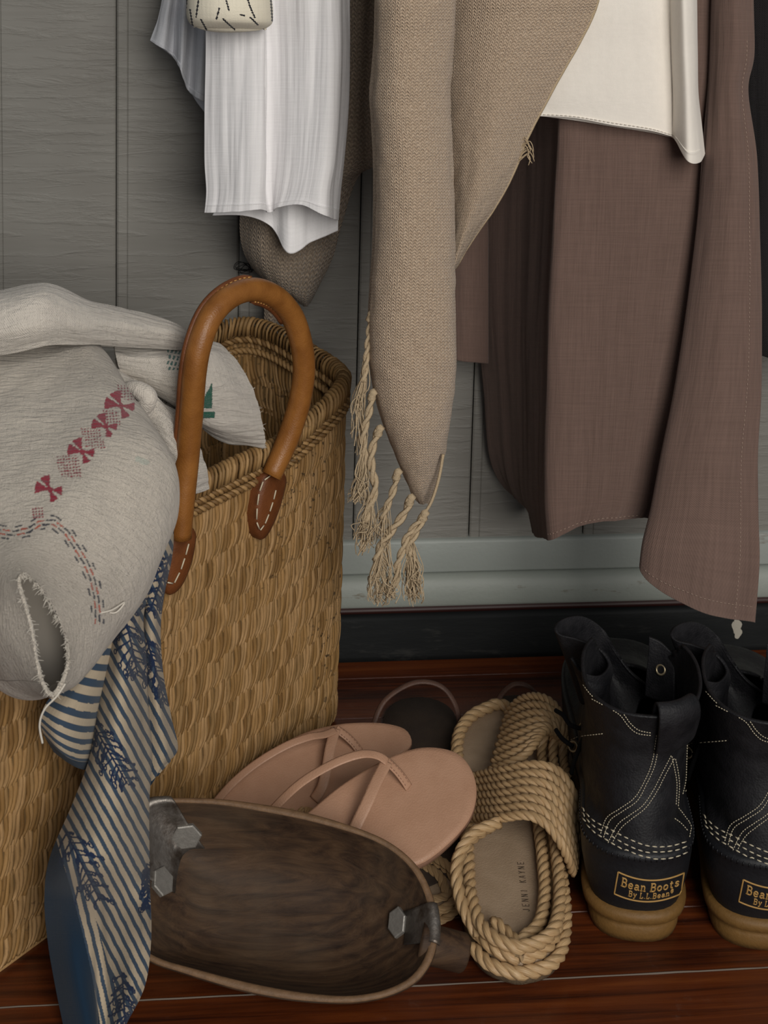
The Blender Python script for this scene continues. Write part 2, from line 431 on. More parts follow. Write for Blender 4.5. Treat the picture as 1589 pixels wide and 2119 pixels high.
# each strand runs straight up a row, then kinks sideways into the next one
KS = 40                       # coarse lookup of the wall: position, normal, tangent
tt_ = (-.10, .0, .10, .22, .36, .55, .78, .95, 1.08)
nV = ROWS*10
tabP = np.zeros((nV+1, NP, 3)); cb, cm, ctp = (np.array([tuple(p) for p in c]) for c in (botc, midc, topc)); rz = np.array([rimz(p) for p in topc])
for j in range(nV+1):
    v = j/nV; q = cb*(1-v)**2 + cm*2*v*(1-v) + ctp*v*v; q[:, 2] = .004 + v*(rz-.010); tabP[j] = q
tg_ = np.roll(tabP, -3, 1)-np.roll(tabP, 3, 1); tg_[..., 2] = 0; tg_ /= np.linalg.norm(tg_, axis=2, keepdims=True)
nr_ = np.stack([-tg_[..., 1], tg_[..., 0], np.zeros_like(tg_[..., 0])], -1); cen_ = np.array(tuple(A0 + dL*LEN/2 + dW*WID/2))
nr_ *= np.sign(np.sum(nr_*(tabP-cen_), axis=2, keepdims=True))
rnd = np.random.default_rng(3); VV = []; FF = []; base = 0; ang = np.arange(6)*np.pi/3
for r in range(ROWS):
    i = np.arange(ns); k0 = (i + rnd.uniform(-.10, .10, ns) - r*.85)/ns*NP; w = .00172*rnd.uniform(.84, 1.1, ns); jit = rnd.uniform(-.0005, .0005, ns); bend = rnd.uniform(.8, 1.2, ns)
    ringsv = []
    for t in tt_:
        v = np.clip((r + t)/ROWS, 0, .998); sm = lambda a_, b_, x: (lambda y: y*y*(3-2*y))(min(1, max(0, (x-a_)/(b_-a_))))
        lean = .85*per/ns*(sm(-.12, .42, t)*bend + 0) + .0006*np.sin(t*5+i)
        kk = (k0 - lean*dirk) % NP; ki = kk.astype(int) % NP; fr = (kk-np.floor(kk))[:, None]; j = int(round(v*nV)); k1 = (ki+1) % NP
        p = tabP[j, ki]*(1-fr) + tabP[j, k1]*fr; n_ = nr_[j, ki]; t_ = tg_[j, ki]
        e = math.sin(math.pi*min(1, max(0, (t+.12)/1.22)))**.6
        h = (.0012*e - .0010 + jit)[:, None]; ww = (w*(.82 + .22*e))[:, None]
        ringsv.append(np.stack([p + n_*(h + ww*math.sin(a_)*1.0) + t_*(ww*math.cos(a_)) for a_ in ang], 1))
    R_ = np.stack(ringsv, 1)                     # ns, T, 6, 3
    VV.append(R_.reshape(-1, 3)); T = len(tt_)
    q = np.arange(T-1)[:, None]*6; e_ = np.arange(6)[None, :]; f4 = np.stack([q+e_, q+(e_+1) % 6, q+6+(e_+1) % 6, q+6+e_], -1).reshape(-1, 4)
    FF.append((f4[None] + (np.arange(ns)*T*6)[:, None, None]).reshape(-1, 4) + base); base += ns*T*6
mb = MB(); mb.v = np.concatenate(VV).tolist(); mb.f = np.concatenate(FF).tolist(); mb.uv = [(0, 0)]*len(mb.v)
tag(mb.build('woven_body', STRAW, bk), kind='stuff')
GAPSH = plain('painted_gap_shade', '#6b5433', .9)
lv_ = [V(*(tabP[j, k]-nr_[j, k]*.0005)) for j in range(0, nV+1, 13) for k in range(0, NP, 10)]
mesh('gap_shade_sheet', lv_, quads(NP//10, nV//13+1, True), GAPSH, bk, solid=.0003)  # sheet added behind the strands, its brown painting shade into their gaps
# flat base
n = 80; bb = [botc[int(i*NP/n)] for i in range(n)]; cen = sum(bb, V(0, 0, 0))/n
mesh('base', [cen+V(0, 0, .003)] + [p.lerp(cen, .02)+V(0, 0, .003) for p in bb] + [p.lerp(cen, .02)+V(0, 0, .0) for p in bb], [(0, 1+i, 1+(i+1) % n) for i in range(n)] + [(1+i, n+1+i, n+1+(i+1) % n, 1+(i+1) % n) for i in range(n)], STRAW, bk)
# rim: a twined cord on each face and straw wrapped over the edge
rim = [bask(i*NP/400, 1) for i in range(400)]
def rimoff(o, dz):
    out = []
    for i in range(400):
        nn, _ = bnorm(i*NP/400, 1); out.append(rim[i] + nn*o + V(0, 0, dz))
    return out
mb = MB(); nw = int(per/.0036)
for i in range(nw):
    k = i/nw*NP; n_, t_ = bnorm(k, 1); p = bask(k, 1); w = .0018*rg.uniform(.8, 1.15); jj = rg.uniform(-.0008, .0008); path = []
    for a in range(9):
        th = math.pi*(-.18 + 1.36*a/8)
        path.append(p + V(0, 0, .0005) + n_*(math.cos(th)*(.0050+jj)) + V(0, 0, math.sin(th)*.0062 - (.004 if a in (0, 8) else 0)) - t_*(.0075*(a/8-.5)))
    mb.tube(path, w, 5, flat=.6)
tag(mb.build('rim_wrapping', STRAWR, bk), kind='stuff')
for nm, o, dz in (('twined_cord', .0030, -.0105), ('twined_cord', .0030, -.0170), ('inner_cord', -.0048, -.010), ('inner_cord', -.0050, -.019)):
    mb = MB(); mb.rope(rimoff(o, dz), .0030, 2, .0085, 5, closed=True); tag(mb.build(nm, STRAWR, bk), kind='stuff')
# leather handle on the front face
def leather(name, h, h2, rough=.42):
    b = NB(name); f = b.noise(b.co('Object'), 60, 4); g = b.voro(b.co('Object'), 900)
    col = b.mix(b.map(f, .35, .7, 0, 1), lin(h), lin(h2)); b.bump(g, .0002, .6)
    return b.done(col, rough, .4)
LEA = leather('tan_leather', '#93602c', '#7b4c20'); LEAD = leather('tan_leather_tab', '#74421f', '#5c3216', .55)
THR = plain('cream_thread', '#c9bda4', .8)
nF = -dW
pF = A0 + nF*.012
def hp(px, py, out=0): return atp(px, py, pF + nF*out, nF)
hpx = [(374, 1112), (378, 1040), (386, 960), (395, 860), (402, 770), (415, 705), (440, 648), (478, 612), (520, 599), (565, 612), (602, 650), (622, 705), (629, 765), (620, 830), (602, 890), (582, 940), (561, 985)]
hpts = curve([hp(x, y, .004 + .012*sstep(1000, 700, y)) for x, y in hpx], 90)
mb = MB(); mb.tube(hpts, [  .0081*(.9 + .1*sstep(0, .08, i/89)*sstep(1, .92, i/89)) for i in range(90)], 18)
hd = mb.build('handle', LEA, bk)
# welt seam along the inside-left of the handle and its stitches
sp = []
for i in range(3, 60):
    t = (hpts[i+1]-hpts[i-1]).normalized(); s_ = t.cross(CAMLOC-hpts[i]).normalized()
    if s_.x > 0: s_ = -s_
    sp.append(hpts[i] + s_*.0082)
mb = MB(); mb.tube(sp, .0022, 6); mb.build('welt', LEAD, hd)
mb = MB(); q = resample(sp, 130)
for i in range(0, 128, 2):
    mb.tube([q[i] + (CAMLOC-q[i]).normalized()*.0021 + V(.0012, 0, 0), q[i+1] + (CAMLOC-q[i]).normalized()*.0021 + V(.0012, 0, 0)], .0005, 5)
mb.build('stitching', plain('tan_thread', '#b98a4c', .7), hd)
def tab(pts, stitch):
    """pointed leather tab lying on the basket face"""
    P = curve([hp(x, y, -.004) for x, y in pts], 48, True); c = sum(P, V(0, 0, 0))/48; m = len(P)
    vs = [c + nF*.006] + [p.lerp(c, .30) + nF*.0058 for p in P] + [p.lerp(c, .06) + nF*.004 for p in P] + [p + nF*.002 for p in P] + [p - nF*.006 for p in P]
    fs = [(0, 1+i, 1+(i+1) % m) for i in range(m)]
    for r in range(3): fs += [(1+r*m+i, 1+r*m+m+i, 1+r*m+m+(i+1) % m, 1+r*m+(i+1) % m) for i in range(m)]
    t = mesh('handle_tab', vs, fs, LEAD, bk)
    mb = MB()
    for a, b in zip(stitch, stitch[1:]):
        p, q_ = hp(*a, .0025), hp(*b, .0025); mb.tube([p.lerp(q_, .08), p.lerp(q_, .82)], .00055, 5)
    mb.build('stitching', THR, t); return t
tab([(545, 975), (572, 968), (586, 985), (580, 1020), (568, 1060), (550, 1100), (535, 1116), (524, 1100), (521, 1060), (530, 1010)],
    [(575, 985), (560, 984), (545, 995), (536, 1020), (532, 1050), (531, 1080), (538, 1098), (548, 1085), (558, 1060), (566, 1035), (572, 1010)])
tab([(352, 1095), (375, 1086), (398, 1095), (396, 1130), (388, 1165), (372, 1205), (352, 1228), (338, 1222), (336, 1180), (342, 1135)],
    [(394, 1108), (376, 1120), (356, 1110), (350, 1140), (345, 1175), (346, 1205), (360, 1208), (374, 1180), (384, 1150), (392, 1120)])
tab_st = MB()
# ================================================================== cloths in the basket
SACKC = dict(thread=.0013, bump=.0004, slub=.16, sheen=.3, streak=(480, 90), fuzz=.0006, pucker=.0022)
SACK = cloth('grain_sack', '#d3c9bb', attr=True, **SACKC)
SACK2 = cloth('grain_sack_white', '#d3cbc0', attr=True, **SACKC)
RED = lin('#96102f'); NAVY = lin('#1d2436'); ORG = lin('#bf5236'); GRN = lin('#0d5440')
def seg_d(x, y, a, b):
    dx, dy = b[0]-a[0], b[1]-a[1]; L = dx*dx+dy*dy; t = max(0, min(1, ((x-a[0])*dx + (y-a[1])*dy)/L))
    return math.hypot(x-a[0]-t*dx, y-a[1]-t*dy), t
bows = [(249, 843, 34), (219, 885, 29), (171, 938, 31), (104, 1016, 32)]
dots = [(259, 815, 15), (231, 868, 15), (193, 910, 20), (143, 968, 22), (79, 1064, 12)]
dash = [(-40, 1094), (0, 1102), (30, 1107), (60, 1100), (84, 1085), (110, 1083), (135, 1102), (155, 1132), (174, 1162), (188, 1195), (196, 1230), (199, 1262), (198, 1290)]
ax = math.atan2(1016-843, 105-249)
dashL = [0]
for p_, q_ in zip(dash, dash[1:]): dashL.append(dashL[-1] + math.hypot(q_[0]-p_[0], q_[1]-p_[1]))
def sack_print(x, y, s, t, uv):
    no = (0, 0, 0, 0)
    if s > .42 or s < -.30: return no
    jx = 1.6*noise.noise(V(x*.35, y*.35, 1)); jy = 1.6*noise.noise(V(x*.35, y*.35, 5)); X, Y = x+jx, y+jy
    for bx, by, r in bows:
        dx, dy = X-bx, Y-by; d = math.hypot(dx, dy)
        if d < r:
            a = (math.atan2(dy, dx)-ax) % (2*math.pi)
            for ang, wd, rr in ((1.05, .40, 1.0), (2.05, .38, .95), (4.1, .36, .8), (5.2, .36, .8)):
                e = abs((a-ang+math.pi) % (2*math.pi)-math.pi)
                if e < wd and d < r*rr: return (*RED[:3], 1)
            if d < 6: return (*RED[:3], 1)
    for bx, by, r in dots:
        dx, dy = X-bx, Y-by; a = dx*math.cos(ax)+dy*math.sin(ax); b = -dx*math.sin(ax)+dy*math.cos(ax)
        if (abs(a)+abs(b)*.8) < r*1.3:
            fa, fb = (a+b)/8.6 % 1-.5, (a-b)/8.6 % 1-.5
            if fa*fa+fb*fb < .11: return (*RED[:3], .95)
    best = (99, 0, 0)
    for i in range(len(dash)-1):
        d, tt = seg_d(X, Y, dash[i], dash[i+1])
        if d < best[0]:
            cr_ = (dash[i+1][0]-dash[i][0])*(Y-dash[i][1]) - (dash[i+1][1]-dash[i][1])*(X-dash[i][0])
            best = (d, dashL[i]+tt*(dashL[i+1]-dashL[i]), d if cr_ > 0 else -d)
    if best[0] < 17 and 1 < best[1] < dashL[-1]-1:
        o, L = best[2], best[1]
        for k, c in enumerate((-13, -4.5, 4, 12)):
            if abs(o-c) < 1.7 + .5*noise.noise(V(x*.1, y*.1, 9)):
                ph = (L/19 + k*.5) % 2
                if ph < .85: return (*NAVY[:3], .95)
                if 1.0 < ph < 1.85 and k in (1, 2): return (*ORG[:3], .95)
    if seg_d(x, y, (283, 952), (300, 958))[0] < 6 + 3*noise.noise(V(x*.2, y*.2, 0)): return (.25, .42, .36, .30)
    return no
sackA = thing('grain_sack', 'cream grain sack with red diamond and bow motifs spilling over the basket edge', 'sack', at(180, 1000, -.33))
def ring(c):  # (px,py,Y) around: top, right-top, right, right-bottom, bottom, left-bottom, left, left-top
    return pr(*c)
rings = [
 ring([(48, 1186, -.470), (88, 1222, -.468), (124, 1292, -.462), (140, 1370, -.458), (112, 1438, -.462), (84, 1408, -.468), (66, 1310, -.472), (40, 1215, -.474)]),
 ring([(55, 1165, -.466), (118, 1200, -.460), (182, 1268, -.448), (168, 1392, -.442), (96, 1440, -.440), (38, 1402, -.448), (0, 1310, -.458), (8, 1200, -.466)]),
 ring([(62, 1112, -.455), (165, 1135, -.450), (262, 1215, -.428), (218, 1335, -.405), (80, 1430, -.400), (-40, 1390, -.400), (-80, 1250, -.430), (-30, 1140, -.450)]),
 ring([(85, 1010, -.425), (225, 1020, -.425), (330, 1110, -.402), (285, 1230, -.365), (60, 1330, -.350), (-120, 1300, -.350), (-160, 1150, -.390), (-60, 1040, -.420)]),
 ring([(105, 920, -.390), (268, 920, -.395), (363, 985, -.375), (312, 1110, -.335), (60, 1200, -.310), (-170, 1150, -.320), (-200, 1020, -.360), (-90, 940, -.385)]),
 ring([(115, 830, -.345), (245, 830, -.350), (318, 892, -.335), (270, 1000, -.300), (60, 1060, -.280), (-180, 1000, -.290), (-200, 890, -.320), (-80, 850, -.340)]),
 ring([(115, 750, -.300), (205, 752, -.305), (252, 796, -.300), (220, 870, -.280), (60, 900, -.262), (-150, 850, -.270), (-160, 780, -.285), (-60, 760, -.295)]),
 ring([(110, 690, -.262), (175, 695, -.265), (215, 730, -.262), (180, 780, -.255), (60, 800, -.245), (-120, 770, -.250), (-130, 720, -.255), (-50, 700, -.260)]),
]
NU, NV = 560, 430
# vertices crowd where the cloth faces the room
xi = np.concatenate([np.linspace(-.38, .44, 500, endpoint=False), np.linspace(.44, .62, 60, endpoint=False)])*8 % 8
Cn = np.array([[tuple(p) for p in r] for r in rings])
P = np.einsum('ja,abk,ib->jik', crw(8, NV), Cn, crw(8, 0, True, xi))
nn = npnorm(P, True); cc_ = P.mean(axis=1, keepdims=True); nn = nn*np.sign(np.sum(nn*(P-cc_), axis=2, keepdims=True)+1e-12)
D = np.array([[.0022*noise.noise(V(x*26, y*26, z*30)) + .0011*noise.noise(V(x*70, y*60, z*22+4)) + (.0006*noise.noise(V(i*.9, j, 2)) if j < 2 else 0) for i, (x, y, z) in enumerate(r)] for j, r in enumerate(P.tolist())])
P = P + nn*D[..., None]; X, Y = npproj(P); X = X.tolist(); Y = Y.tolist(); ss = np.concatenate([np.linspace(-.38, .44, 500, endpoint=False), np.linspace(.44, .62, 60, endpoint=False)]).tolist()
cl = [sack_print(X[j][i], Y[j][i], ss[i], j/(NV-1), None) for j in range(NV) for i in range(NU)]
uv = [(ss[i]*.55, j/(NV-1)*.34) for j in range(NV) for i in range(NU)]
vs = [Vector(p) for p in P.reshape(-1, 3).tolist()]
mesh('draped_body', vs, quads(NU, NV, True), SACK, sackA, uv=uv, col=cl, solid=.0022, off=0)
# inner layer folded inside the mouth
jr = 120; pk = [vs[jr*NU+i] for i in range(0, NU, 10)]; pc_ = sum(pk, V(0, 0, 0))/len(pk); m = len(pk)
mesh('inner_layer', [pc_ + V(0, .02, -.01)] + [p.lerp(pc_, .03) for p in pk], [(0, 1+i, 1+(i+1) % m) for i in range(m)], SACK, sackA, uv=[(0, 0)]*(m+1), col=[(0, 0, 0, 0)]*(m+1), solid=.002)
FUZZ = plain('cotton_fuzz', '#cfc8bc', .95)
def fray(pts, n, L, r, rg, parent, name='frayed_edge', mt=None, down=.4, outd=None):
    mb = MB()
    for i in range(n):
        p = pts[rg.randrange(len(pts))] + V(rg.uniform(-1, 1), rg.uniform(-1, 1), rg.uniform(-1, 1))*.0008
        d = V(rg.uniform(-1, 1), rg.uniform(-1, .3), rg.uniform(-1, 1)-down)
        if outd is not None: d = d*.6 + outd
        d.normalize(); l = L*rg.uniform(.3, 1)
        e = V(rg.uniform(-1, 1), rg.uniform(-1, 1), rg.uniform(-1, 1))*l*.35
        mb.tube([p, p + d*l*.5 + e*.5, p + d*l + e - V(0, 0, l*.2*down)], [r, r*.9, r*.5], 4, cap=False)
    return tag(mb.build(name, mt or FUZZ, parent), kind='stuff')
rg = random.Random(11)
fray([vs[i] for i in range(NU)], 520, .0035, .00016, rg, sackA)
lt = MB(); lt.tube(curve(pr((205, 1262, -.44), (238, 1268, -.436), (258, 1246, -.432), (232, 1262, -.44), (200, 1270, -.446)), 60), .0005, 5)
lt.build('loose_thread', FUZZ, sackA); lt = MB()
lt.tube(curve(pr((135, 1415, -.458), (118, 1440, -.462), (92, 1468, -.464), (82, 1500, -.464), (88, 1538, -.464)), 60), .0006, 5)
lt.build('loose_thread', FUZZ, sackA)
# second sack: rolled fold on top and the end tucked into the basket
def green_print(x, y, s, t, uv):
    no = (0, 0, 0, 0)
    # leaf shapes beside the handle
    X = x + 1.5*noise.noise(V(x*.3, y*.3, 2)); 
    if 414 < X < 440 and 792 < y < 843 and (y-792) > (438-X)*1.9-4 and X < 437: return (*GRN[:3], 1)
    if 412 < X < 443 and 850 < y < 863 and (y-848) > (X-420)*.25 - 3: return (*GRN[:3], 1)
    if 345 < X < 380 and 727 < y < 766 and math.sin(X*.75+y*.3) > -.1 and math.sin(y*.55-X*.1) > -.5: return (*lin('#2c6763')[:3], .9)
    return no
sackB = thing('grain_sack', 'pale grain sack with green print rolled on top and tucked under the basket handle', 'sack', at(300, 760, -.2))
NB_ = 26
prof = [(-120, 640, 770), (-40, 615, 762), (20, 602, 750), (70, 591, 738), (110, 594, 731), (180, 624, 727), (250, 642, 727), (310, 655, 729), (360, 672, 728), (392, 690, 722), (412, 703, 716)]
rows = []
for k in range(8):
    a = math.pi*(-.30 + 1.55*k/7)            # top-back .. over .. front .. underneath
    row = []
    for x, y0, y1 in prof:
        cy = (y0+y1)/2; hh = (y1-y0)/2
        row.append(at(x, cy - hh*math.sin(a),  -.288 + .066*sstep(40, 400, x) + .038*(hh/65)*math.cos(a)))
    rows.append(row)
def sk(seed):
    return lambda u, v, s, t: .0016*noise.noise(V(u*30, v*30, seed)) + .0010*noise.noise(V(u*25, v*140, seed+3))
o, P = sheet('rolled_fold', rows, SACK2, sackB, 200, 110, .0025, sk(3), green_print)
fray([P[j][i] for j in range(20, 40) for i in range(200)], 260, .003, .00014, rg, sackB, down=-.5)
rows = [pr((236, 716, -.235), (300, 715, -.230), (360, 712, -.222), (410, 706, -.212), (452, 712, -.200)),
        pr((240, 738, -.245), (300, 745, -.245), (365, 745, -.240), (425, 735, -.225), (488, 748, -.196)),
        pr((252, 770, -.240), (310, 785, -.245), (375, 795, -.246), (440, 790, -.230), (516, 795, -.194)),
        pr((270, 792, -.225), (330, 815, -.235), (390, 840, -.240), (455, 842, -.228), (534, 845, -.195)),
        pr((300, 800, -.205), (350, 835, -.215), (405, 868, -.224), (462, 890, -.222), (545, 890, -.200)),
        pr((330, 800, -.18), (375, 835, -.19), (420, 880, -.195), (475, 915, -.20), (548, 925, -.198))]
o, P = sheet('tucked_end', rows, SACK2, sackB, 260, 200, .0022, sk(8), green_print)
fray([r[-1] for r in P], 160, .003, .00014, rg, sackB)
rows = [pr((235, 745, -.225), (270, 790, -.215), (320, 835, -.21), (380, 850, -.21)),
        pr((250, 780, -.250), (300, 805, -.252), (345, 845, -.250), (400, 880, -.24)),
        pr((290, 840, -.262), (330, 850, -.265), (368, 890, -.262), (412, 925, -.25)),
        pr((330, 900, -.268), (355, 925, -.272), (385, 960, -.268), (425, 965, -.255)),
        pr((350, 980, -.262), (370, 1000, -.264), (395, 1020, -.26), (430, 1010, -.25))]
sheet('inner_fold', rows, SACK2, sackB, 120, 120, .0022, sk(15), lambda *a: (0, 0, 0, 0))
mb = MB(); mb.tube(curve(pr((262, 800, -.262), (285, 806, -.266), (305, 822, -.268), (300, 845, -.266), (318, 862, -.262)), 40), [.0065*(.55+.45*math.sin(math.pi*i/39)) for i in range(40)], 12)
mb.build('knotted_corner', SACK2, sackB, col=[(0, 0, 0, 0)]*len(mb.v))
# ================================================================== blue striped cloth hanging down the basket
BLUE = cloth('block_print_cotton', '#b3a48e', thread=.0005, bump=.00012, slub=.10, sheen=.1, attr=True)
STR = lin('#384758')[:3]; BORD = lin('#182b3d')[:3]; MOT = lin('#1f2c46')[:3]
def spray(x, y, ang, L, seed):
    """printed sprig: stem, forked twigs, looped leaves and berries, as strokes (a, b, half width)"""
    rg = random.Random(seed); S = []; c, s_ = math.cos(ang), math.sin(ang)
    T = lambda u, v: (x + u*c - v*s_, y + u*s_ + v*c)
    S.append((T(-L*.5, 0), T(L*.5, 2), 1.7))
    for k in range(23):
        u = -L*.5 + L*k/22 + rg.uniform(-4, 4); sd = 1 if k % 2 else -1; l = L*.21*(1.15-abs(k/22-.45)) * rg.uniform(.75, 1.2)
        du = l*rg.uniform(.25, 1.1); dv = sd*l*rg.uniform(.35, 1.15)
        S.append((T(u, 0), T(u+du*.6, dv*.7), 1.8)); S.append((T(u+du*.6, dv*.7), T(u+du, dv), 1.8))
        for q in range(2):
            r = rg.uniform(2.6, 4.4); cu, cv = u+du*(.6+.5*q)+rg.uniform(-2, 2), dv*(.7+.35*q)+rg.uniform(-2, 2)
            if rg.random() < .4: S.append((T(cu, cv), T(cu+1, cv+1), r*.8))
            else:
                for e in range(6):
                    a0, a1 = e*math.pi/3, (e+1)*math.pi/3
                    S.append((T(cu+r*1.8*math.cos(a0)+sd*r*math.sin(a0)*.6, cv+r*math.sin(a0)), T(cu+r*1.8*math.cos(a1)+sd*r*math.sin(a1)*.6, cv+r*math.sin(a1)), 1.25))
    return (x, y, L*.85, S)
SPR = [spray(226, 1555, 1.05, 150, 1), spray(172, 1790, 1.1, 160, 2), spray(306, 1835, 1.5, 90, 3), spray(258, 2075, 1.5, 120, 4),
       spray(270, 1325, 1.35, 150, 5), spray(322, 1385, 1.3, 130, 6), spray(332, 1205, 1.9, 120, 7)]
CELL = {}
for _x, _y, _R, _S in SPR:
    for a_, b_, w_ in _S:
        for gx in range(int((min(a_[0], b_[0])-w_)//6), int((max(a_[0], b_[0])+w_)//6)+1):
            for gy in range(int((min(a_[1], b_[1])-w_)//6), int((max(a_[1], b_[1])+w_)//6)+1): CELL.setdefault((gx, gy), []).append((a_, b_, w_))
def spr_hit(x, y):
    for a, b, w in CELL.get((int(x//6), int(y//6)), ()):
        if seg_d(x, y, a, b)[0] < w: return True
    return False
def stripe(c, x, y): return ((c + 1.3*noise.noise(V(x*.05, y*.05, 1))) / 18.2) % 1 < .43
def blue_main(x, y, s, t, uv):
    if spr_hit(x, y): return (*MOT, 1)
    bl = lerp(118, 207, (y-1740)/380) + 8*math.sin((y-1740)/120)   # edge of the dark border
    if y > 1690 and x < bl: return (*BORD, 1)
    c1 = x*.88 - y*.47; c2 = (x - lerp(118, 207, (y-1740)/380))*.97 + 118*.88 - 1740*.47
    xc = lerp(150, 262, (y-1740)/380)     # the crease where the folds meet
    if y > 1740 and x < xc: return (*STR, 1) if stripe(c2, x, y) else (0, 0, 0, 0)
    c1 += sstep(1850, 2119, y)*(x-xc)*.1
    return (*STR, 1) if stripe(c1, x, y) else (0, 0, 0, 0)
def blue_left(x, y, s, t, uv):
    if t > .86: return (*BORD, 1)
    return (*STR, 1) if (t*14.5 + .04*noise.noise(V(x*.05, y*.05, 3))) % 1 < .46 else (0, 0, 0, 0)
def blue_right(x, y, s, t, uv):
    if spr_hit(x, y): return (*MOT, 1)
    if t > .97: return (*BORD, 1)
    return (*STR, 1) if stripe(x*.90 - y*.44, x, y) else (0, 0, 0, 0)
bl = thing('striped_cloth', 'blue and cream striped block print cloth hanging down the front of the basket', 'cloth', atz(210, 2110, .004))
def hz(x, y, z): return atz(x, y, z)
rows = [[hp(265, 1180, .03), hp(280, 1178, .034), hp(300, 1175, .036), hp(318, 1172, .034), hp(335, 1170, .03)],
        [hp(243, 1260, .030), hp(258, 1260, .040), hp(275, 1262, .044), hp(288, 1262, .040), hp(298, 1262, .028)],
        [hp(226, 1350, .032), hp(245, 1350, .046), hp(265, 1352, .051), hp(285, 1352, .046), hp(302, 1352, .032)],
        [hp(206, 1450, .036), hp(232, 1450, .054), hp(260, 1450, .060), hp(287, 1450, .052), hp(306, 1450, .036)],
        [hp(188, 1560, .042), hp(220, 1560, .062), hp(255, 1560, .068), hp(288, 1560, .060), hp(314, 1560, .044)],
        [hp(152, 1660, .046), hp(195, 1662, .068), hp(240, 1664, .078), hp(282, 1664, .072), hp(308, 1662, .054)],
        [hp(103, 1775, .050), hp(150, 1775, .076), hp(210, 1775, .090), hp(270, 1775, .086), hp(308, 1775, .066)],
        [hz(92, 1860, .082), hz(140, 1860, .088), hz(205, 1862, .090), hz(268, 1862, .088), hz(311, 1860, .090)],
        [hz(100, 1950, .046), hz(150, 1950, .056), hz(212, 1952, .050), hz(272, 1952, .056), hz(312, 1950, .058)],
        [hz(116, 2045, .022), hz(165, 2045, .034), hz(220, 2046, .022), hz(268, 2046, .034), hz(300, 2040, .034)],
        [hz(132, 2125, .006), hz(180, 2125, .016), hz(220, 2124, .008), hz(245, 2122, .014), hz(262, 2118, .014)],
        [hz(142, 2180, .004), hz(185, 2180, .009), hz(210, 2180, .004), hz(222, 2180, .007), hz(228, 2180, .006)]]
o, P = sheet('hanging_fall', rows, BLUE, bl, 250, 800, .0006, lambda u, v, s, t: .0012*noise.noise(V(u*40, v*9, 4)) - .0035*math.exp(-((s-.50-.05*math.sin(t*5))/.05)**2)*sstep(.55, .8, t), blue_main)
rows = [[hp(262, 1225, .022), hp(270, 1224, .026), hp(280, 1223, .026), hp(292, 1222, .022)],
        [hp(215, 1300, .022), hp(232, 1306, .032), hp(250, 1308, .032), hp(268, 1306, .026)],
        [hp(150, 1385, .024), hp(180, 1396, .036), hp(210, 1400, .038), hp(240, 1398, .030)],
        [hp(92, 1462, .026), hp(130, 1482, .040), hp(175, 1494, .042), hp(215, 1490, .032)],
        [hp(87, 1508, .026), hp(120, 1542, .040), hp(160, 1562, .042), hp(205, 1560, .032)],
        [hp(112, 1556, .024), hp(140, 1578, .036), hp(172, 1592, .038), hp(208, 1592, .030)]]
sheet('back_corner', rows, BLUE, bl, 130, 300, .0006, lambda u, v, s, t: .001*noise.noise(V(u*40, v*12, 14)), blue_left)
rows = [[hp(318, 1060, .022), hp(332, 1058, .030), hp(346, 1056, .030), hp(358, 1055, .022)],
        [hp(308, 1140, .024), hp(326, 1140, .034), hp(344, 1140, .034), hp(357, 1140, .024)],
        [hp(296, 1235, .022), hp(310, 1235, .032), hp(324, 1235, .032), hp(338, 1235, .022)],
        [hp(292, 1310, .020), hp(306, 1310, .030), hp(320, 1310, .032), hp(331, 1310, .022)],
        [hp(290, 1400, .018), hp(308, 1400, .030), hp(324, 1400, .034), hp(338, 1400, .022)],
        [hp(288, 1490, .018), hp(312, 1490, .030), hp(335, 1488, .036), hp(355, 1486, .024)],
        [hp(290, 1560, .018), hp(318, 1562, .030), hp(346, 1558, .036), hp(368, 1552, .026)],
        [hp(296, 1640, .018), hp(308, 1630, .026), hp(322, 1610, .030), hp(334, 1588, .024)]]
sheet('side_fold', rows, BLUE, bl, 100, 420, .0006, lambda u, v, s, t: .001*noise.noise(V(u*50, v*9, 24)), blue_right)

# ================================================================== hanging clothes
PEGZ = 1.12
SHIRT = cloth('white_linen', '#f2f0f1', thread=.0009, bump=.00022, slub=.10, sheen=.15, streak=(700, 30))
SLEEVE = cloth('grey_white_linen', '#d6d7dc', thread=.0009, bump=.00022, slub=.12, sheen=.15, streak=(700, 30))
def hemmed(root, P, frac, mt, off=.0007, name='hem', i0=0, i1=None):
    """turned-up hem band along the bottom of a garment"""
    nv = len(P); j0 = int(nv*(1-frac)); i1 = i1 or len(P[0])
    rows = [r[i0:i1] for r in P[j0:]]; nu = len(rows[0]); vs = []
    for j, r in enumerate(rows):
        for i, p in enumerate(r):
            vs.append(p + (CAMLOC-p).normalized()*(off + (.0005 if j in (0, 1) else 0)))
    fs = [(j*nu+i, j*nu+i+1, (j+1)*nu+i+1, (j+1)*nu+i) for j in range(len(rows)-1) for i in range(nu-1)]
    uv = [((vs[k]).x, (vs[k]).z) for k in range(len(vs))]
    return mesh(name, vs, fs, mt, root, uv=uv, solid=.0007, off=0)
def stitchline(P, j, root, mt, step=.0036, r=.00032, i0=0, i1=None, off=.0012, col=False, name='stitching'):
    pts = [row[j] for row in P] if col else P[j][i0:i1]
    L = sum((b-a).length for a, b in zip(pts, pts[1:])); n = int(L/step); q = resample(pts, 2*n+1); mb = MB()
    for k in range(0, 2*n, 2):
        d = (CAMLOC-q[k]).normalized()*off; mb.tube([q[k]+d, q[k].lerp(q[k+1], 1.1)+d], r, 4)
    return tag(mb.build(name, mt, root), kind='stuff')
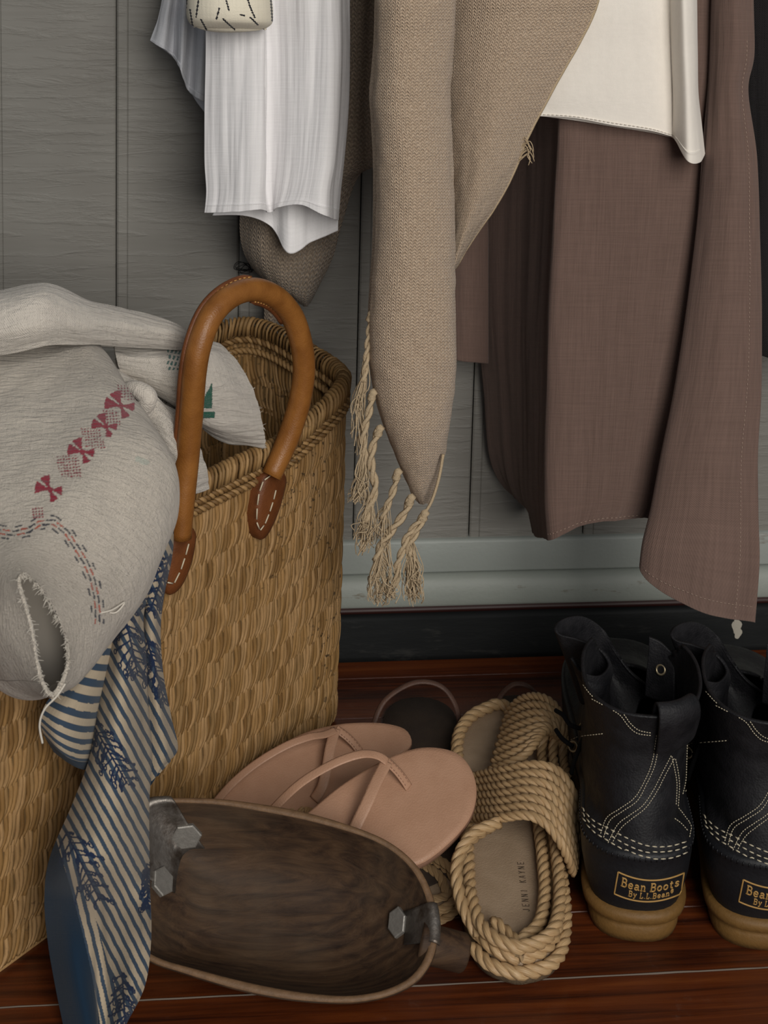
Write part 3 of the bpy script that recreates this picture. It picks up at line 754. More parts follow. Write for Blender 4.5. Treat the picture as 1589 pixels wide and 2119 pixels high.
# --- white linen shirt
sh = thing('linen_shirt', 'white crinkled linen shirt hem hanging above the basket', 'shirt', at(570, 440, -.13))
def rw(y, xs, ys=None):
    Y = (-.128, -.138, -.144, -.146, -.128, -.138, -.150, -.152, -.120)
    return [at(x, (ys[i] if ys else y), Y[i]) for i, x in enumerate(xs)]
rows = [rw(-30, (428, 466, 506, 544, 551, 600, 656, 692, 722)), rw(100, (426, 464, 504, 544, 551, 600, 655, 693, 722)), rw(220, (424, 462, 502, 543, 551, 600, 650, 690, 718)),
        rw(330, (424, 462, 500, 541, 550, 598, 642, 684, 711)), rw(395, (428, 462, 498, 538, 551, 590, 632, 674, 705)),
        rw(0, (424, 455, 496, 537, 558, 580, 624, 674, 701), (440, 440, 437, 433, 440, 429, 424, 447, 456))]
o, P = sheet('front', hang(rows, .03, PEGZ), SHIRT, sh, 170, 260, .0008, wr(2, 60, 5, .0022))
hemmed(sh, P, .050, SHIRT)
rows = [[at(x, 200, -.113) for x in (470, 520, 560, 600, 650, 700)], [at(x, 380, y) for x, y in ((470, -.112), (515, -.118), (560, -.106), (600, -.118), (650, -.110), (700, -.116))],
        pr((440, 446, -.118), (510, 447, -.122), (562, 470, -.110), (598, 524, -.124), (645, 500, -.116), (700, 478, -.112))]
sheet('back', hang(rows, .03, PEGZ), SHIRT, sh, 90, 160, .0008, wr(12, 70, 6, .0015))
# --- grey-white sleeve behind it
slv = thing('linen_blouse', 'pale grey linen blouse edge hanging behind the white shirt, hem rising to the left', 'blouse', at(370, 150, -.07))
rows = [pr((336, -30, -.066), (352, -30, -.072), (368, -30, -.062), (385, -30, -.074), (405, -30, -.062), (425, -30, -.074), (450, -30, -.066)),
        pr((326, 35, -.066), (345, 38, -.074), (362, 42, -.060), (380, 48, -.076), (400, 55, -.062), (422, 60, -.076), (450, 60, -.066)),
        pr((311, 84, -.068), (336, 100, -.078), (357, 116, -.062), (374, 146, -.080), (390, 188, -.064), (412, 205, -.078), (438, 218, -.068))]
o, P = sheet('front', hang(rows, -.10, PEGZ), SLEEVE, slv, 130, 200, .0008, wr(22, 80, 10, .0016))
hemmed(slv, P, .022, SLEEVE)
rows = [pr((345, -30, -.050), (380, -30, -.055), (420, -30, -.050), (450, -30, -.055)), pr((330, 60, -.050), (370, 80, -.056), (410, 100, -.048), (450, 120, -.056)),
        pr((322, 92, -.050), (362, 124, -.058), (400, 200, -.048), (440, 252, -.056))]
sheet('back', hang(rows, -.10, PEGZ), SLEEVE, slv, 60, 90, .0008, wr(32, 70, 8, .0012))
# --- cream pouch with black dashes
POUCH = cloth('cream_cotton', '#efe7d3', thread=.0010, bump=.0002, slub=.10, sheen=.15, attr=True, fuzz=.0003)
o6 = lambda x, y: (280 + x/3.056, y/3.056)
PD = [(o6(*a), o6(*b)) for a, b in (((405, -20), (388, 105)), ((350, 60), (366, 168)), ((418, 122), (452, 186)), ((532, 52), (514, 118)), ((556, 118), (628, 184)),
      ((576, 5), (592, 66)), ((708, -10), (722, 40)), ((722, 40), (752, 108)), ((724, 108), (772, 152)), ((852, -10), (862, 132)), ((330, -10), (322, 60)), ((665, 92), (690, 98)))]
PD += [((415, -60), (418, -20)), ((470, -70), (478, -30)), ((520, -60), (512, -22))]
def pouch_print(x, y, s, t, uv):
    j = 1.2*math.sin((x+y)*.9)
    for a, b in PD:
        if seg_d(x+j*.6, y, a, b)[0] < 1.6: return (.012, .013, .02, 1)
    return (0, 0, 0, 0)
po = thing('cloth_pouch', 'cream cotton pouch with black dashed lines hanging over the white shirt', 'pouch', at(475, 60, -.18))
def prw(y, w0, w1, Yc, dep):
    out = []
    for k in range(9):
        a = math.pi*k/8; x = (w0+w1)/2 - (w1-w0)/2*math.cos(a); out.append(at(x, y + (6*math.sin(a) if y > 20 else 0), Yc - dep*math.sin(a)))
    return out
rows = [prw(-150, 430, 520, -.160, .012), prw(-80, 398, 552, -.160, .022), prw(0, 386, 562, -.160, .030), prw(30, 387, 562, -.160, .030), prw(46, 394, 560, -.160, .024), prw(56, 410, 548, -.160, .012), prw(58, 428, 535, -.158, .002)]
sheet('pouch_front', hang(rows, -.04, PEGZ, .25), POUCH, po, 260, 330, .001, lambda u, v, s, t: .0018*noise.noise(V(u*28, v*60, 6)) - .0022*math.exp(-((t-.885-.05*(s-.5))/.012)**2), pouch_print)
rows = [[at(x, y, -.150) for x in (lerp(a, b, k/6) for k in range(7))] for y, a, b in ((-150, 430, 520), (-60, 396, 554), (20, 388, 560), (54, 410, 546), (60, 428, 536))]
sheet('pouch_back', hang(rows, -.04, PEGZ, .25), POUCH, po, 40, 60, .001, None, lambda *a: (0, 0, 0, 0))
# --- taupe open-weave scarf behind the shirt
TAUPE = knit('taupe_gauze', '#7f7061', '#a29280', .0046, .0036, .0016)
ta = thing('gauze_scarf', 'dark taupe open weave scarf hanging behind the white shirt, pointed lower end', 'scarf', at(630, 625, -.06))
rows = [pr((560, -30, -.075), (620, -30, -.085), (690, -30, -.075), (740, -30, -.088), (800, -30, -.080)),
        pr((545, 150, -.072), (610, 150, -.086), (680, 150, -.076), (740, 150, -.088), (800, 150, -.080)),
        pr((525, 310, -.070), (590, 315, -.086), (660, 320, -.078), (725, 322, -.088), (785, 322, -.078)),
        pr((506, 400, -.068), (560, 405, -.088), (620, 405, -.080), (685, 395, -.086), (740, 368, -.074)),
        pr((497, 465, -.064), (545, 480, -.088), (600, 485, -.088), (655, 480, -.082), (706, 468, -.070)),
        pr((504, 520, -.060), (545, 545, -.086), (595, 555, -.090), (645, 550, -.082), (690, 530, -.068)),
        pr((528, 562, -.056), (560, 585, -.076), (596, 602, -.082), (632, 612, -.076), (660, 592, -.062)),
        pr((566, 592, -.050), (588, 606, -.058), (610, 618, -.062), (632, 632, -.060), (646, 618, -.054))]
sheet('wrap', hang(rows, .06, PEGZ), TAUPE, ta, 120, 220, .0012, wr(42, 40, 8, .0014))
rows = [pr((546, 600, -.036), (560, 600, -.040), (574, 600, -.036)), pr((547, 650, -.034), (560, 650, -.038), (574, 650, -.034)), pr((544, 700, -.030), (556, 702, -.034), (568, 704, -.030)), pr((540, 760, -.026), (552, 762, -.030), (564, 764, -.026))]
sheet('loose_tail', rows, TAUPE, ta, 16, 40, .001)
# --- beige knitted scarf
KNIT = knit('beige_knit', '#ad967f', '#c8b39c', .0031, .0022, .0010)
YARN = plain('beige_yarn', '#b5a184', .95, .1, 0, .0006, 900, .15)
sc_ = thing('knit_scarf', 'beige loosely knitted scarf with knotted fringe hanging in the middle', 'scarf', at(875, 1045, -.17))
colE = [(-30, 784, 942), (80, 781, 938), (150, 776, 934), (205, 771, 931), (270, 775, 934), (360, 779, 937), (500, 778, 938), (600, 772, 937), (680, 768, 938), (760, 770, 939), (830, 780, 933), (890, 799, 925), (940, 818, 917), (985, 836, 907), (1020, 850, 897), (1042, 866, 886)]
rows = []
for y, a, b in colE:
    r = []
    for k in range(9):
        th = math.pi*(.03 + .94*k/8); x = (a+b)/2 - (b-a)/2*math.cos(th)
        r.append(at(x, y, -.217 - .026*math.sin(th)*min(1, (b-a)/120)))
    rows.append(r)
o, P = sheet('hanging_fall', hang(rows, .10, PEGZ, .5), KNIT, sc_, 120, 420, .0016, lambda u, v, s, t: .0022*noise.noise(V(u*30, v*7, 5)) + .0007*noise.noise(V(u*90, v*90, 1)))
mb = MB(); mb.tube(curve(pr((917, 940, -.232), (908, 990, -.235), (894, 1035, -.237), (880, 1060, -.238)), 30), .0011, 6); mb.build('selvedge', YARN, sc_)
bk_rows = [[p + V(0, .020, 0) for p in (r[0], r[2], r[4], r[6], r[8])] for r in rows]
sheet('inner_layer', hang(bk_rows, .10, PEGZ, .5), KNIT, sc_, 30, 120, .0016)
fE = [(-30, 925, 1238), (40, 925, 1226), (130, 922, 1180), (215, 922, 1133), (290, 922, 1094), (352, 924, 1069), (425, 926, 1031), (495, 928, 984), (560, 928, 944)]
rows = []
for y, a, b in fE:
    rows.append([at(lerp(a, b, k/6), y - 6*k/6*(1 if y > 0 else 0), (-.185, -.203, -.213, -.217, -.215, -.211, -.206)[k]) for k in range(7)])
o, P = sheet('side_fold', hang(rows, .14, PEGZ, .5), KNIT, sc_, 130, 280, .0016, lambda u, v, s, t: .0020*noise.noise(V(u*22, v*9, 15)) + .0006*noise.noise(V(u*90, v*90, 2)))
mb = MB(); mb.tube(resample([r[-1] for r in P], 120), .0013, 6); mb.build('selvedge', YARN, sc_)
# fringe: knotted tassels ending in loose yarn
def tassel(path, frays, knot=True, r=.0021, fan=26):
    path = [(x, y, Y-.067) for x, y, Y in path]; r *= 1.25; fan = int(fan*1.5)
    rg = random.Random(int(path[0][0]*7 + path[0][1])); P = curve(pr(*path), 40); mb = MB()
    rr = [r*(1.0 + .25*math.sin(i*.55) + .3*noise.noise(V(i*.3, path[0][0], 0))) for i in range(40)]
    mb.rope(P, r, 2, r*7, 5); t = mb.build('tassel', YARN, sc_)
    if knot:
        kb = MB(); k = P[1]; kb.tube([k + V(0, 0, .004), k + V(.0008, -.001, .002), k, k + V(-.0006, -.0008, -.0025), k - V(0, 0, .0045)], [.0016, .0034, .0026, .0034, .0018], 8); kb.build('knot', YARN, t)
    fb = MB()
    for q in range(fan):
        st = P[rg.randrange(24, 40)] + V(rg.uniform(-1, 1), rg.uniform(-1, 1), rg.uniform(-1, 1))*r*.7
        tx, ty = frays[rg.randrange(len(frays))]; e = at(tx + rg.uniform(-9, 9), ty + rg.uniform(-14, 10), path[-1][2] + rg.uniform(-.008, .008))
        md = st.lerp(e, .5) + V(rg.uniform(-1, 1), rg.uniform(-1, 1), rg.uniform(-.6, .6))*.0045
        m2 = st.lerp(e, .8) + V(rg.uniform(-1, 1), rg.uniform(-1, 1), rg.uniform(-.6, .6))*.0035
        fb.tube(spline([st, md, m2, e], 14), rg.uniform(.00025, .0005), 4, cap=False)
    tag(fb.build('loose_yarn', YARN, t), kind='stuff')
Yt = -.168
tassel([(768, 650, -.150), (762, 700, -.152), (756, 760, -.155), (752, 790, -.157)], [(735, 850), (728, 905), (742, 935)], True, .0020, 22)
tassel([(771, 812, -.158), (764, 850, -.16), (752, 900, -.161), (756, 950, -.162), (748, 985, -.163)], [(728, 1035), (740, 1030), (752, 1040)], True, .0023, 34)
tassel([(786, 886, -.162), (772, 920, -.163), (768, 960, -.165), (776, 1010, -.166), (764, 1050, -.167), (758, 1080, -.168)], [(745, 1140), (756, 1135), (768, 1125), (740, 1110)], True, .0025, 40)
tassel([(822, 978, -.166), (815, 1010, -.167), (800, 1050, -.168), (792, 1075, -.169)], [(788, 1110), (796, 1130)], True, .0022, 16)
tassel([(850, 1030, -.168), (838, 1060, -.169), (812, 1095, -.170), (790, 1125, -.171), (778, 1160, -.172)], [(768, 1238), (782, 1245), (800, 1240), (812, 1225), (772, 1215)], True, .0026, 46)
tassel([(880, 1062, -.170), (862, 1085, -.171), (842, 1110, -.172), (832, 1140, -.173), (822, 1170, -.174), (820, 1200, -.174), (800, 1228, -.175)], [(790, 1245), (810, 1240)], True, .0022, 14)
tassel([(876, 1070, -.171), (862, 1100, -.172), (848, 1125, -.172), (846, 1150, -.173)], [(840, 1235), (855, 1248), (866, 1240), (850, 1220), (868, 1215)], False, .0023, 50)
fb = MB(); rg = random.Random(4)
for q in range(10):
    fb.tube(spline(pr((1072, 300 + q*4, -.206), (1086 + rg.uniform(-4, 8), 284 + q*4, -.208), (1096 + rg.uniform(-6, 8), 292 + q*4, -.209), (1098 + rg.uniform(-8, 10), 306 + q*4, -.209)), 10), .00035, 4)
tag(fb.build('loose_yarn', YARN, sc_), kind='stuff')
# --- cream top
CREAM = cloth('cream_jersey', '#f0e9df', thread=.0006, bump=.00012, slub=.05, sheen=.2, streak=(300, 120))
ct = thing('cream_top', 'cream cotton top with stitched hem and a drooping corner in front of the brown dress', 'top', at(1300, 260, -.15))
tx = {-30: (1000, 1090, 1180, 1270, 1340, 1376, 1384, 1392, 1412, 1430, 1440), 100: (1000, 1090, 1180, 1270, 1342, 1380, 1388, 1396, 1416, 1434, 1442), 190: (1000, 1090, 1180, 1270, 1345, 1384, 1391, 1398, 1420, 1436, 1443)}
Yc = (-.184, -.188, -.194, -.198, -.200, -.197, -.195, -.205, -.220, -.214, -.198)
rows = [[at(x, y, Yc[i]) for i, x in enumerate(xs)] for y, xs in tx.items()]
rows.append([at(x, y, Yc[i]) for i, (x, y) in enumerate(((1000, 226), (1090, 226), (1180, 230), (1270, 240), (1348, 252), (1385, 262), (1391, 262), (1399, 262), (1422, 270), (1440, 262), (1450, 255)))])
rows.append([at(x, y, Yc[i]) for i, (x, y) in enumerate(((1000, 240), (1090, 240), (1180, 243), (1270, 259), (1345, 270), (1385, 281), (1392, 284), (1400, 294), (1424, 334), (1446, 336), (1457, 318)))])
o, P = sheet('front', hang(rows, .23, PEGZ), CREAM, ct, 170, 240, .0012, wr(52, 26, 5, .0012))
hemmed(ct, P, .048, CREAM); stitchline(P, 229, ct, plain('cream_thread_fine', '#c9c0b4', .9), .0030, .0003, 0, 118, .0018)
rows2 = [[p + V(0, .010, 0) for p in r[:8]] for r in rows[:3]] + [[at(x, y, -.186) for x, y in ((1000, 236), (1090, 238), (1180, 248), (1270, 262), (1345, 274), (1380, 282), (1388, 284), (1394, 286))]]
sheet('back', hang(rows2, .23, PEGZ), CREAM, ct, 60, 90, .0012)
# --- brown linen dress
DRESS = cloth('brown_linen', '#776158', thread=.0010, bump=.0003, slub=.28, sheen=.12, streak=(800, 30))
dr = thing('linen_dress', 'dusty brown linen dress hanging on the right with its long corner over the boots', 'dress', at(1450, 1270, -.22))
dY = (-.020, -.078, -.150, -.174, -.180, -.184, -.186, -.202, -.222, -.214)
def drow(xs, ys, k=0):
    xs = list(xs); ys = list(ys); xs.insert(2, xs[2]-16 if xs[2]-xs[1] > 34 else lerp(xs[1], xs[2], .6)); ys.insert(2, lerp(ys[1], ys[2], .75))
    return [at(x, y, dY[i] - k*(i >= 7)) for i, (x, y) in enumerate(zip(xs, ys))]
rows = [drow((985, 1080, 1165, 1250, 1360, 1500, 1475, 1520, 1558), [-30]*9, -.01),
        drow((985, 1080, 1164, 1250, 1360, 1498, 1470, 1518, 1560), [110]*9, -.01),
        drow((985, 1078, 1163, 1248, 1355, 1492, 1465, 1512, 1547), [190]*9, -.01),
        drow((985, 1076, 1160, 1246, 1350, 1480, 1455, 1515, 1566), [330]*9, -.006),
        drow((984, 1070, 1153, 1242, 1340, 1460, 1440, 1508, 1573), [500]*9, -.003),
        drow((988, 1066, 1144, 1235, 1325, 1440, 1420, 1500, 1576), [660]*9),
        drow((1000, 1070, 1139, 1228, 1312, 1415, 1398, 1488, 1575), [810]*9, .004),
        drow((1012, 1075, 1136, 1224, 1300, 1388, 1372, 1470, 1567), [940]*9, .010),
        drow((1042, 1080, 1137, 1220, 1290, 1370, 1350, 1460, 1568), [1005, 1020, 1030, 1030, 1030, 1040, 1060, 1065, 1070], .014),
        drow((1085, 1096, 1140, 1215, 1285, 1362, 1334, 1452, 1570), [1040, 1062, 1075, 1062, 1056, 1062, 1130, 1150, 1165], .018),
        drow((1103, 1106, 1144, 1208, 1275, 1352, 1328, 1440, 1561), [1060, 1106, 1116, 1086, 1077, 1080, 1184, 1262, 1287], .020)]
def dressd(u, v, s, t):
    d = wr(62, 45, 5, .0016)(u, v, s, t)
    return d
o, P = sheet('skirt', hang(rows, .34, PEGZ, .4), DRESS, dr, 260, 520, .0009, dressd)
LTH = plain('linen_thread', '#a08a7c', .8)
stitchline(P, 506, dr, LTH, .0032, .00025, 60, 160, .0010); stitchline(P, 508, dr, LTH, .0032, .00025, 204, 258, .0010)
stitchline([r for r in P[200:]], 247, dr, LTH, .0032, .00025, col=True, off=.0010)
rows = [[at(x, y, Y) for x, Y in ((930, -.040), (955, -.046), (980, -.046), (1010, -.040))] for y in (-30, 200, 450, 600, 690)]
rows.append(pr((928, 742, -.040), (955, 748, -.046), (982, 750, -.046), (1010, 752, -.040)))
sheet('back_panel', hang(rows, .30, PEGZ, .4), DRESS, dr, 30, 120, .0009, wr(72, 50, 5, .001))
# --- dark garment at the frame's right edge
DARK = cloth('charcoal_wool', '#2b2628', thread=.0018, bump=.0006, slub=.3, sheen=.2, fuzz=.0004)
dk = thing('dark_cardigan', 'charcoal woollen garment hanging at the far right behind the dress', 'cardigan', at(1640, 700, -.10))
rows = [[at(x, y, Y) for x, Y in ((1545, -.085), (1590, -.105), (1650, -.110), (1720, -.090))] for y in (-30, 200, 420, 600)] + [pr((1560, 728, -.085), (1600, 742, -.105), (1650, 745, -.110), (1720, 740, -.090))]
sheet('front', hang(rows, .44, PEGZ, .5), DARK, dk, 60, 160, .002, wr(82, 40, 5, .0015))
# peg rail above the frame that carries the clothes
WOODP = plain('peg_wood', '#6a4a30', .5, .4, 0, .0004, 60, .2)
mb = MB(); mb.box((-.6, -.016, 1.07), (.9, .0, 1.16)); rail = tag(mb.build('trim_4', WOODP, smooth=False), kind='structure')
for px_ in (-.10, -.04, .03, .06, .10, .14, .23, .30, .34, .44):
    mb = MB(); mb.tube([V(px_, -.015, 1.118), V(px_, -.06, 1.122), V(px_, -.075, 1.127), V(px_, -.079, 1.128)], [.006, .006, .011, .007], 10); mb.build('peg', WOODP, rail)
# ================================================================== wooden scoop
def wood_mat():
    b = NB('worn_dark_wood'); v = b.co('Object', (14, 110, 110)); f = b.noise(v, 1, 7, .72, 1.2); g = b.noise(b.co('Object'), 16, 4); sp = b.noise(b.co('Object'), 420, 2)
    wv = b.n.new('ShaderNodeTexWave'); wv.wave_type = 'RINGS'; wv.rings_direction = 'X'; b.l.new(b.co('Object', (5, 22, 22)), wv.inputs['Vector'])
    wv.inputs['Scale'].default_value = 2.2; wv.inputs['Distortion'].default_value = 5; wv.inputs['Detail'].default_value = 3; wv.inputs['Detail Scale'].default_value = 1.6
    h = b.math('ADD', b.math('MULTIPLY', f, .9), b.math('MULTIPLY', wv.outputs['Fac'], .1))
    col = b.ramp(h, [(.30, '#22150d'), (.46, '#3a291c'), (.58, '#483423'), (.74, '#56412f')])
    col = b.mix(b.map(g, .45, .75, 0, .45), col, lin('#5b4d3e'))
    col = b.mix(b.map(sp, .80, .84, 0, .6), col, lin('#b5a68e'))
    b.bump(h, .0007, .7)
    return b.done(col, .68, .3)
WOOD = wood_mat()
tin = NB('old_tin'); _f = tin.noise(tin.co('Object'), 55, 5, .65); _g = tin.noise(tin.co('Object'), 260, 4)
tin.bump(_g, .0006, .8)
TIN = tin.done(tin.mix(tin.map(_f, .5, .7, 0, 1), lin('#7d7771'), lin('#4e4238')), tin.map(_g, .3, .7, .35, .6), .5, .75)
TIN2 = plain('pale_tin', '#8e8a84', .5, .5, .55, .0003, 300, .12)
ta_ = math.radians(33); nS = V(0, -math.sin(ta_), math.cos(ta_)); pS = atz(650, 2053, .024)
opx = [(345, 1664), (450, 1668), (540, 1682), (640, 1702), (740, 1730), (800, 1757), (845, 1795), (872, 1840), (886, 1890), (888, 1935), (878, 1980), (850, 2020), (805, 2045), (750, 2058), (690, 2060), (600, 2050), (500, 2030), (400, 2004), (335, 1985), (298, 1960), (276, 1900), (272, 1800), (288, 1705), (312, 1672)]
OC = curve([atp(x, y, pS, nS) for x, y in opx], 120, True); cS = sum(OC, V(0, 0, 0))/120
def bowl(t, rho, off=0):
    """t: index round the rim; rho 0..1 inside, 1..2 lip, beyond 2 outside (3 = underneath centre)"""
    i = int(t) % 120; f = t-int(t); o = OC[i].lerp(OC[(i+1) % 120], f); out = (o-cS); out = (out - nS*out.dot(nS)).normalized()
    D = .040; th = .0055
    if rho <= 1:
        return cS + (o-cS)*rho - nS*(D*(1-rho**3.2)) + nS*off
    if rho <= 2:
        a = math.pi*(rho-1); return o + out*(th/2*(1-math.cos(a))) + nS*(math.sin(a)*.0022) + (nS*math.cos(a*.5) + out*math.sin(a*.5))*off
    r = 3-rho; oo = o + out*th
    return cS + (oo-cS)*r - nS*((D+.005)*(1-r**3.6)) + (out*r - nS*(1-r)).normalized()*off
rhos = [0, .12, .25, .38, .5, .6, .7, .78, .85, .91, .96, 1, 1.2, 1.4, 1.6, 1.8, 2, 2.04, 2.1, 2.18, 2.28, 2.4, 2.55, 2.7, 2.85, 3]
vs = [bowl(t, r) for r in rhos for t in range(120)]
fs = [(j*120+i, j*120+(i+1) % 120, (j+1)*120+(i+1) % 120, (j+1)*120+i) for j in range(len(rhos)-1) for i in range(120)]
scp = thing('wooden_scoop', 'dark worn wooden scoop patched with tin, lying open on the floor', 'scoop', V(cS.x, cS.y, 0))
bw = mesh('bowl', vs, fs, WOOD, scp)
bw.data.materials.append(plain('worn_rim', '#6f553d', .6, .35, 0, .0006, 180, .2))
for k_, pg in enumerate(bw.data.polygons):
    if 12 <= k_//120 <= 14: pg.material_index = 1
def patch(t0, t1, r0, r1, nt=14, nr=16, rag=0, seed=0):
    P = []
    for j in range(nr):
        for i in range(nt):
            r = lerp(r0 + rag*noise.noise(V(i*.5, seed, 0)), r1, j/(nr-1)); P.append(bowl((lerp(t0, t1, i/(nt-1))) % 120, r, .0009))
    return mesh('tin_patch', P, [(j*nt+i, j*nt+i+1, (j+1)*nt+i+1, (j+1)*nt+i) for j in range(nr-1) for i in range(nt-1)], TIN, scp, solid=.0007, off=1)
def tid(px, py):
    p = atp(px, py, pS, nS); return min(range(120), key=lambda i: (OC[i]-p).length)
bvh = BVHTree.FromPolygons(vs, fs)
def hexplate(px, py, r, rot, sq=1.0):
    d = ray(px, py).normalized(); hit, n, _, _ = bvh.ray_cast(CAMLOC, d)
    if n.dot(d) > 0: n = -n
    a = V(1, 0, 0); a = (a - n*a.dot(n)).normalized(); b = n.cross(a); P = []
    for h, k in ((.0004, 1), (.0030, 1), (.0035, .9)):
        for e in range(6):
            q = rot + e*math.pi/3; P.append(hit + n*h + a*(r*k*math.cos(q)*sq) + b*(r*k*math.sin(q)))
    fs_ = [(j*6+e, j*6+(e+1) % 6, j*6+6+(e+1) % 6, j*6+6+e) for j in range(2) for e in range(6)] + [(12, 13, 14, 15, 16, 17)]
    mesh('hex_rivet', P, fs_, TIN2, scp, smooth=False)
tr = tid(888, 1905)
patch(tr-2.7, tr+2.7, .86, 2.25, seed=2)
tl = tid(345, 1664); tl2 = tid(285, 1800)
patch(tl2-120 if tl2 > tl else tl2, tl+1.5, .70, 2.2, 30, 24, .0, 5)
hexplate(386, 1727, .0088, .1, 1.12); hexplate(332, 1826, .0088, .5); hexplate(826, 1910, .0088, .25, .8)
mb = MB(); hx = [atz(868, 1948, .032), atz(892, 1955, .030), atz(920, 1962, .026), atz(950, 1970, .0215), atz(962, 1973, .0200), atz(968, 1975, .0195)]
mb.tube(curve(hx, 24), [.0112 if i < 20 else .0115*(1-((i-19)/5)**2*.55) for i in range(24)], 18); mb.build('handle', WOOD, scp)
# ================================================================== flip-flops
FFM = leather('nude_leather', '#b48c72', '#ac846a', .5); FFD = leather('nude_edge', '#a07a64', '#8f6a56', .6)
def flipflop(label, outline, p0, nrm, straps, post, loc):
    nrm = nrm.normalized(); t = thing('flip_flop', label, 'flip-flop', loc, group='nude leather flip-flops')
    fp = lambda x, y, h=0: atp(x, y, p0 + nrm*h, nrm)
    O = curve([fp(x, y) for x, y in outline], 110, True); c = sum(O, V(0, 0, 0))/110; n = 110
    L = [(.5, 0, 0)]; 
    prof = [(.4, .0), (.75, .0003), (.93, .0006), (.985, .0002), (1.0, -.0012)]
    V_ = [c]; F_ = []
    def loop(k, h): V_.extend([c + (o-c)*k + nrm*h for o in O])
    for k, h in prof: loop(k, h)
    F_ += [(0, 1+i, 1+(i+1) % n) for i in range(n)]
    for j in range(len(prof)-1): F_ += [(1+j*n+i, 1+(j+1)*n+i, 1+(j+1)*n+(i+1) % n, 1+j*n+(i+1) % n) for i in range(n)]
    mesh('footbed', V_, F_, FFM, t)
    V_ = []; F_ = []
    for k, h in ((1.0, -.0012), (1.004, -.003), (1.002, -.0065), (.985, -.0075), (.5, -.0075)): loop(k, h)
    for j in range(4): F_ += [(j*n+i, (j+1)*n+i, (j+1)*n+(i+1) % n, j*n+(i+1) % n) for i in range(n)]
    F_.append(tuple(4*n+i for i in range(n)))
    mesh('sole', V_, F_, FFD, t)
    for path, w in straps:
        P = curve([fp(*q) for q in path], 50)
        mb = MB(); mb.tube(P, w, 10, flat=.16, up=nrm); mb.build('strap', FFM, t)
    P = curve([fp(*q) for q in post[0]], 20); mb = MB(); mb.tube(P, post[1], 10, flat=.2, up=nrm); tp_ = mb.build('toe_thong', FFM, t)
    mb = MB()
    for sgn in (-1, 1):
        for i in range(2, 18, 2):
            tg_ = (P[i+1]-P[i]).normalized(); sd = tg_.cross(nrm)*(post[1]*.72*sgn); mb.tube([P[i]+sd+nrm*.0009, P[i+1]+sd+nrm*.0009], .0003, 4)
    tag(mb.build('stitching', FFD, tp_), kind='stuff')
    return t
p1 = atz(900, 1775, .04)
flipflop('nude leather flip-flop lying in front, round toe against the rope sandal',
  [(986, 1640), (977, 1594), (948, 1558), (900, 1545), (850, 1550), (790, 1574), (705, 1625), (622, 1692), (540, 1735), (470, 1755), (420, 1766), (396, 1786), (420, 1805), (480, 1812), (560, 1808), (640, 1803), (720, 1798), (800, 1797), (870, 1786), (930, 1742), (972, 1692)],
  p1, V(-.05, -.42, .9),
  [([(545, 1700, .002), (575, 1664, .010), (625, 1618, .020), (690, 1580, .027), (745, 1561, .027), (780, 1563, .022), (803, 1577, .017)], .0032),
   ([(722, 1745, .003), (738, 1706, .010), (760, 1660, .015), (780, 1615, .017), (800, 1576, .017)], .0043)],
  ([(800, 1574, .017), (822, 1596, .010), (836, 1614, .005), (846, 1630, .0004)], .0032), V(.06, -.29, 0))
p2_ = atz(850, 1540, .035)
flipflop('nude leather flip-flop behind, leaning on the basket foot',
  [(852, 1530), (838, 1507), (800, 1496), (750, 1494), (700, 1498), (640, 1512), (590, 1535), (540, 1568), (490, 1612), (440, 1664), (402, 1700), (385, 1728), (398, 1755), (440, 1758), (520, 1738), (600, 1705), (680, 1660), (760, 1606), (820, 1567), (846, 1548)],
  p2_, V(0, -.45, .9),
  [([(440, 1668, .002), (480, 1622, .012), (530, 1580, .020), (590, 1544, .025), (640, 1525, .024), (672, 1520, .018), (696, 1510, .013)], .0030),
   ([(650, 1655, .002), (668, 1625, .008), (678, 1580, .012), (684, 1545, .014), (694, 1508, .013)], .0040)],
  ([(696, 1508, .013), (715, 1522, .009), (732, 1538, .005), (745, 1556, .0004)], .0032), V(.02, -.21, 0))
# ================================================================== brown sling-back sandals by the skirting
BRS = leather('brown_suede_sole', '#3d3026', '#322720', .8); BRL = leather('brown_strap', '#5a4034', '#46322a', .6)
def sling(label, ang, heel, strap, Ls):
    t = thing('sling_back_sandal', label, 'sandal', heel, group='brown sling-back sandals')
    a = V(math.cos(ang), math.sin(ang), 0); b = V(-a.y, a.x, 0)
    half = [(0, .001), (.004, .014), (.014, .024), (.03, .029), (.07, .029), (.11, .027), (.15, .033), (.185, .035), (.21, .028), (.225, .012), (.229, .001)]
    O = curve([heel + a*s + b*w for s, w in half] + [heel + a*s - b*w for s, w in half[::-1]], 80, True); c = sum(O, V(0, 0, 0))/80; n = 80; V_ = []
    for k, h in ((1, 0), (1.0, .0045), (.985, .0062), (.5, .0060)): V_ += [c + (o-c)*k + V(0, 0, h) for o in O]
    F_ = [(j*n+i, j*n+(i+1) % n, (j+1)*n+(i+1) % n, (j+1)*n+i) for j in range(3) for i in range(n)] + [tuple(3*n+i for i in range(n)), tuple(range(n-1, -1, -1))]
    mesh('sole', V_, F_, BRS, t)
    mb = MB(); P = curve([atz(*p) for p in strap], 60); mb.tube(P, .0022, 8, flat=.45, up=V(0, -.4, 1)); mb.build('heel_strap', BRL, t)
    return t
h1 = atz(872, 1440, .006)
sling('dark brown sling-back sandal, its heel strap arching above the flip-flops', math.radians(-99), V(h1.x, h1.y, 0),
      [(772, 1530, .008), (774, 1498, .018), (796, 1450, .032), (842, 1418, .042), (882, 1411, .044), (918, 1424, .040), (942, 1458, .028), (950, 1496, .014), (950, 1530, .007)], .23)
h2 = atz(1072, 1436, .006)
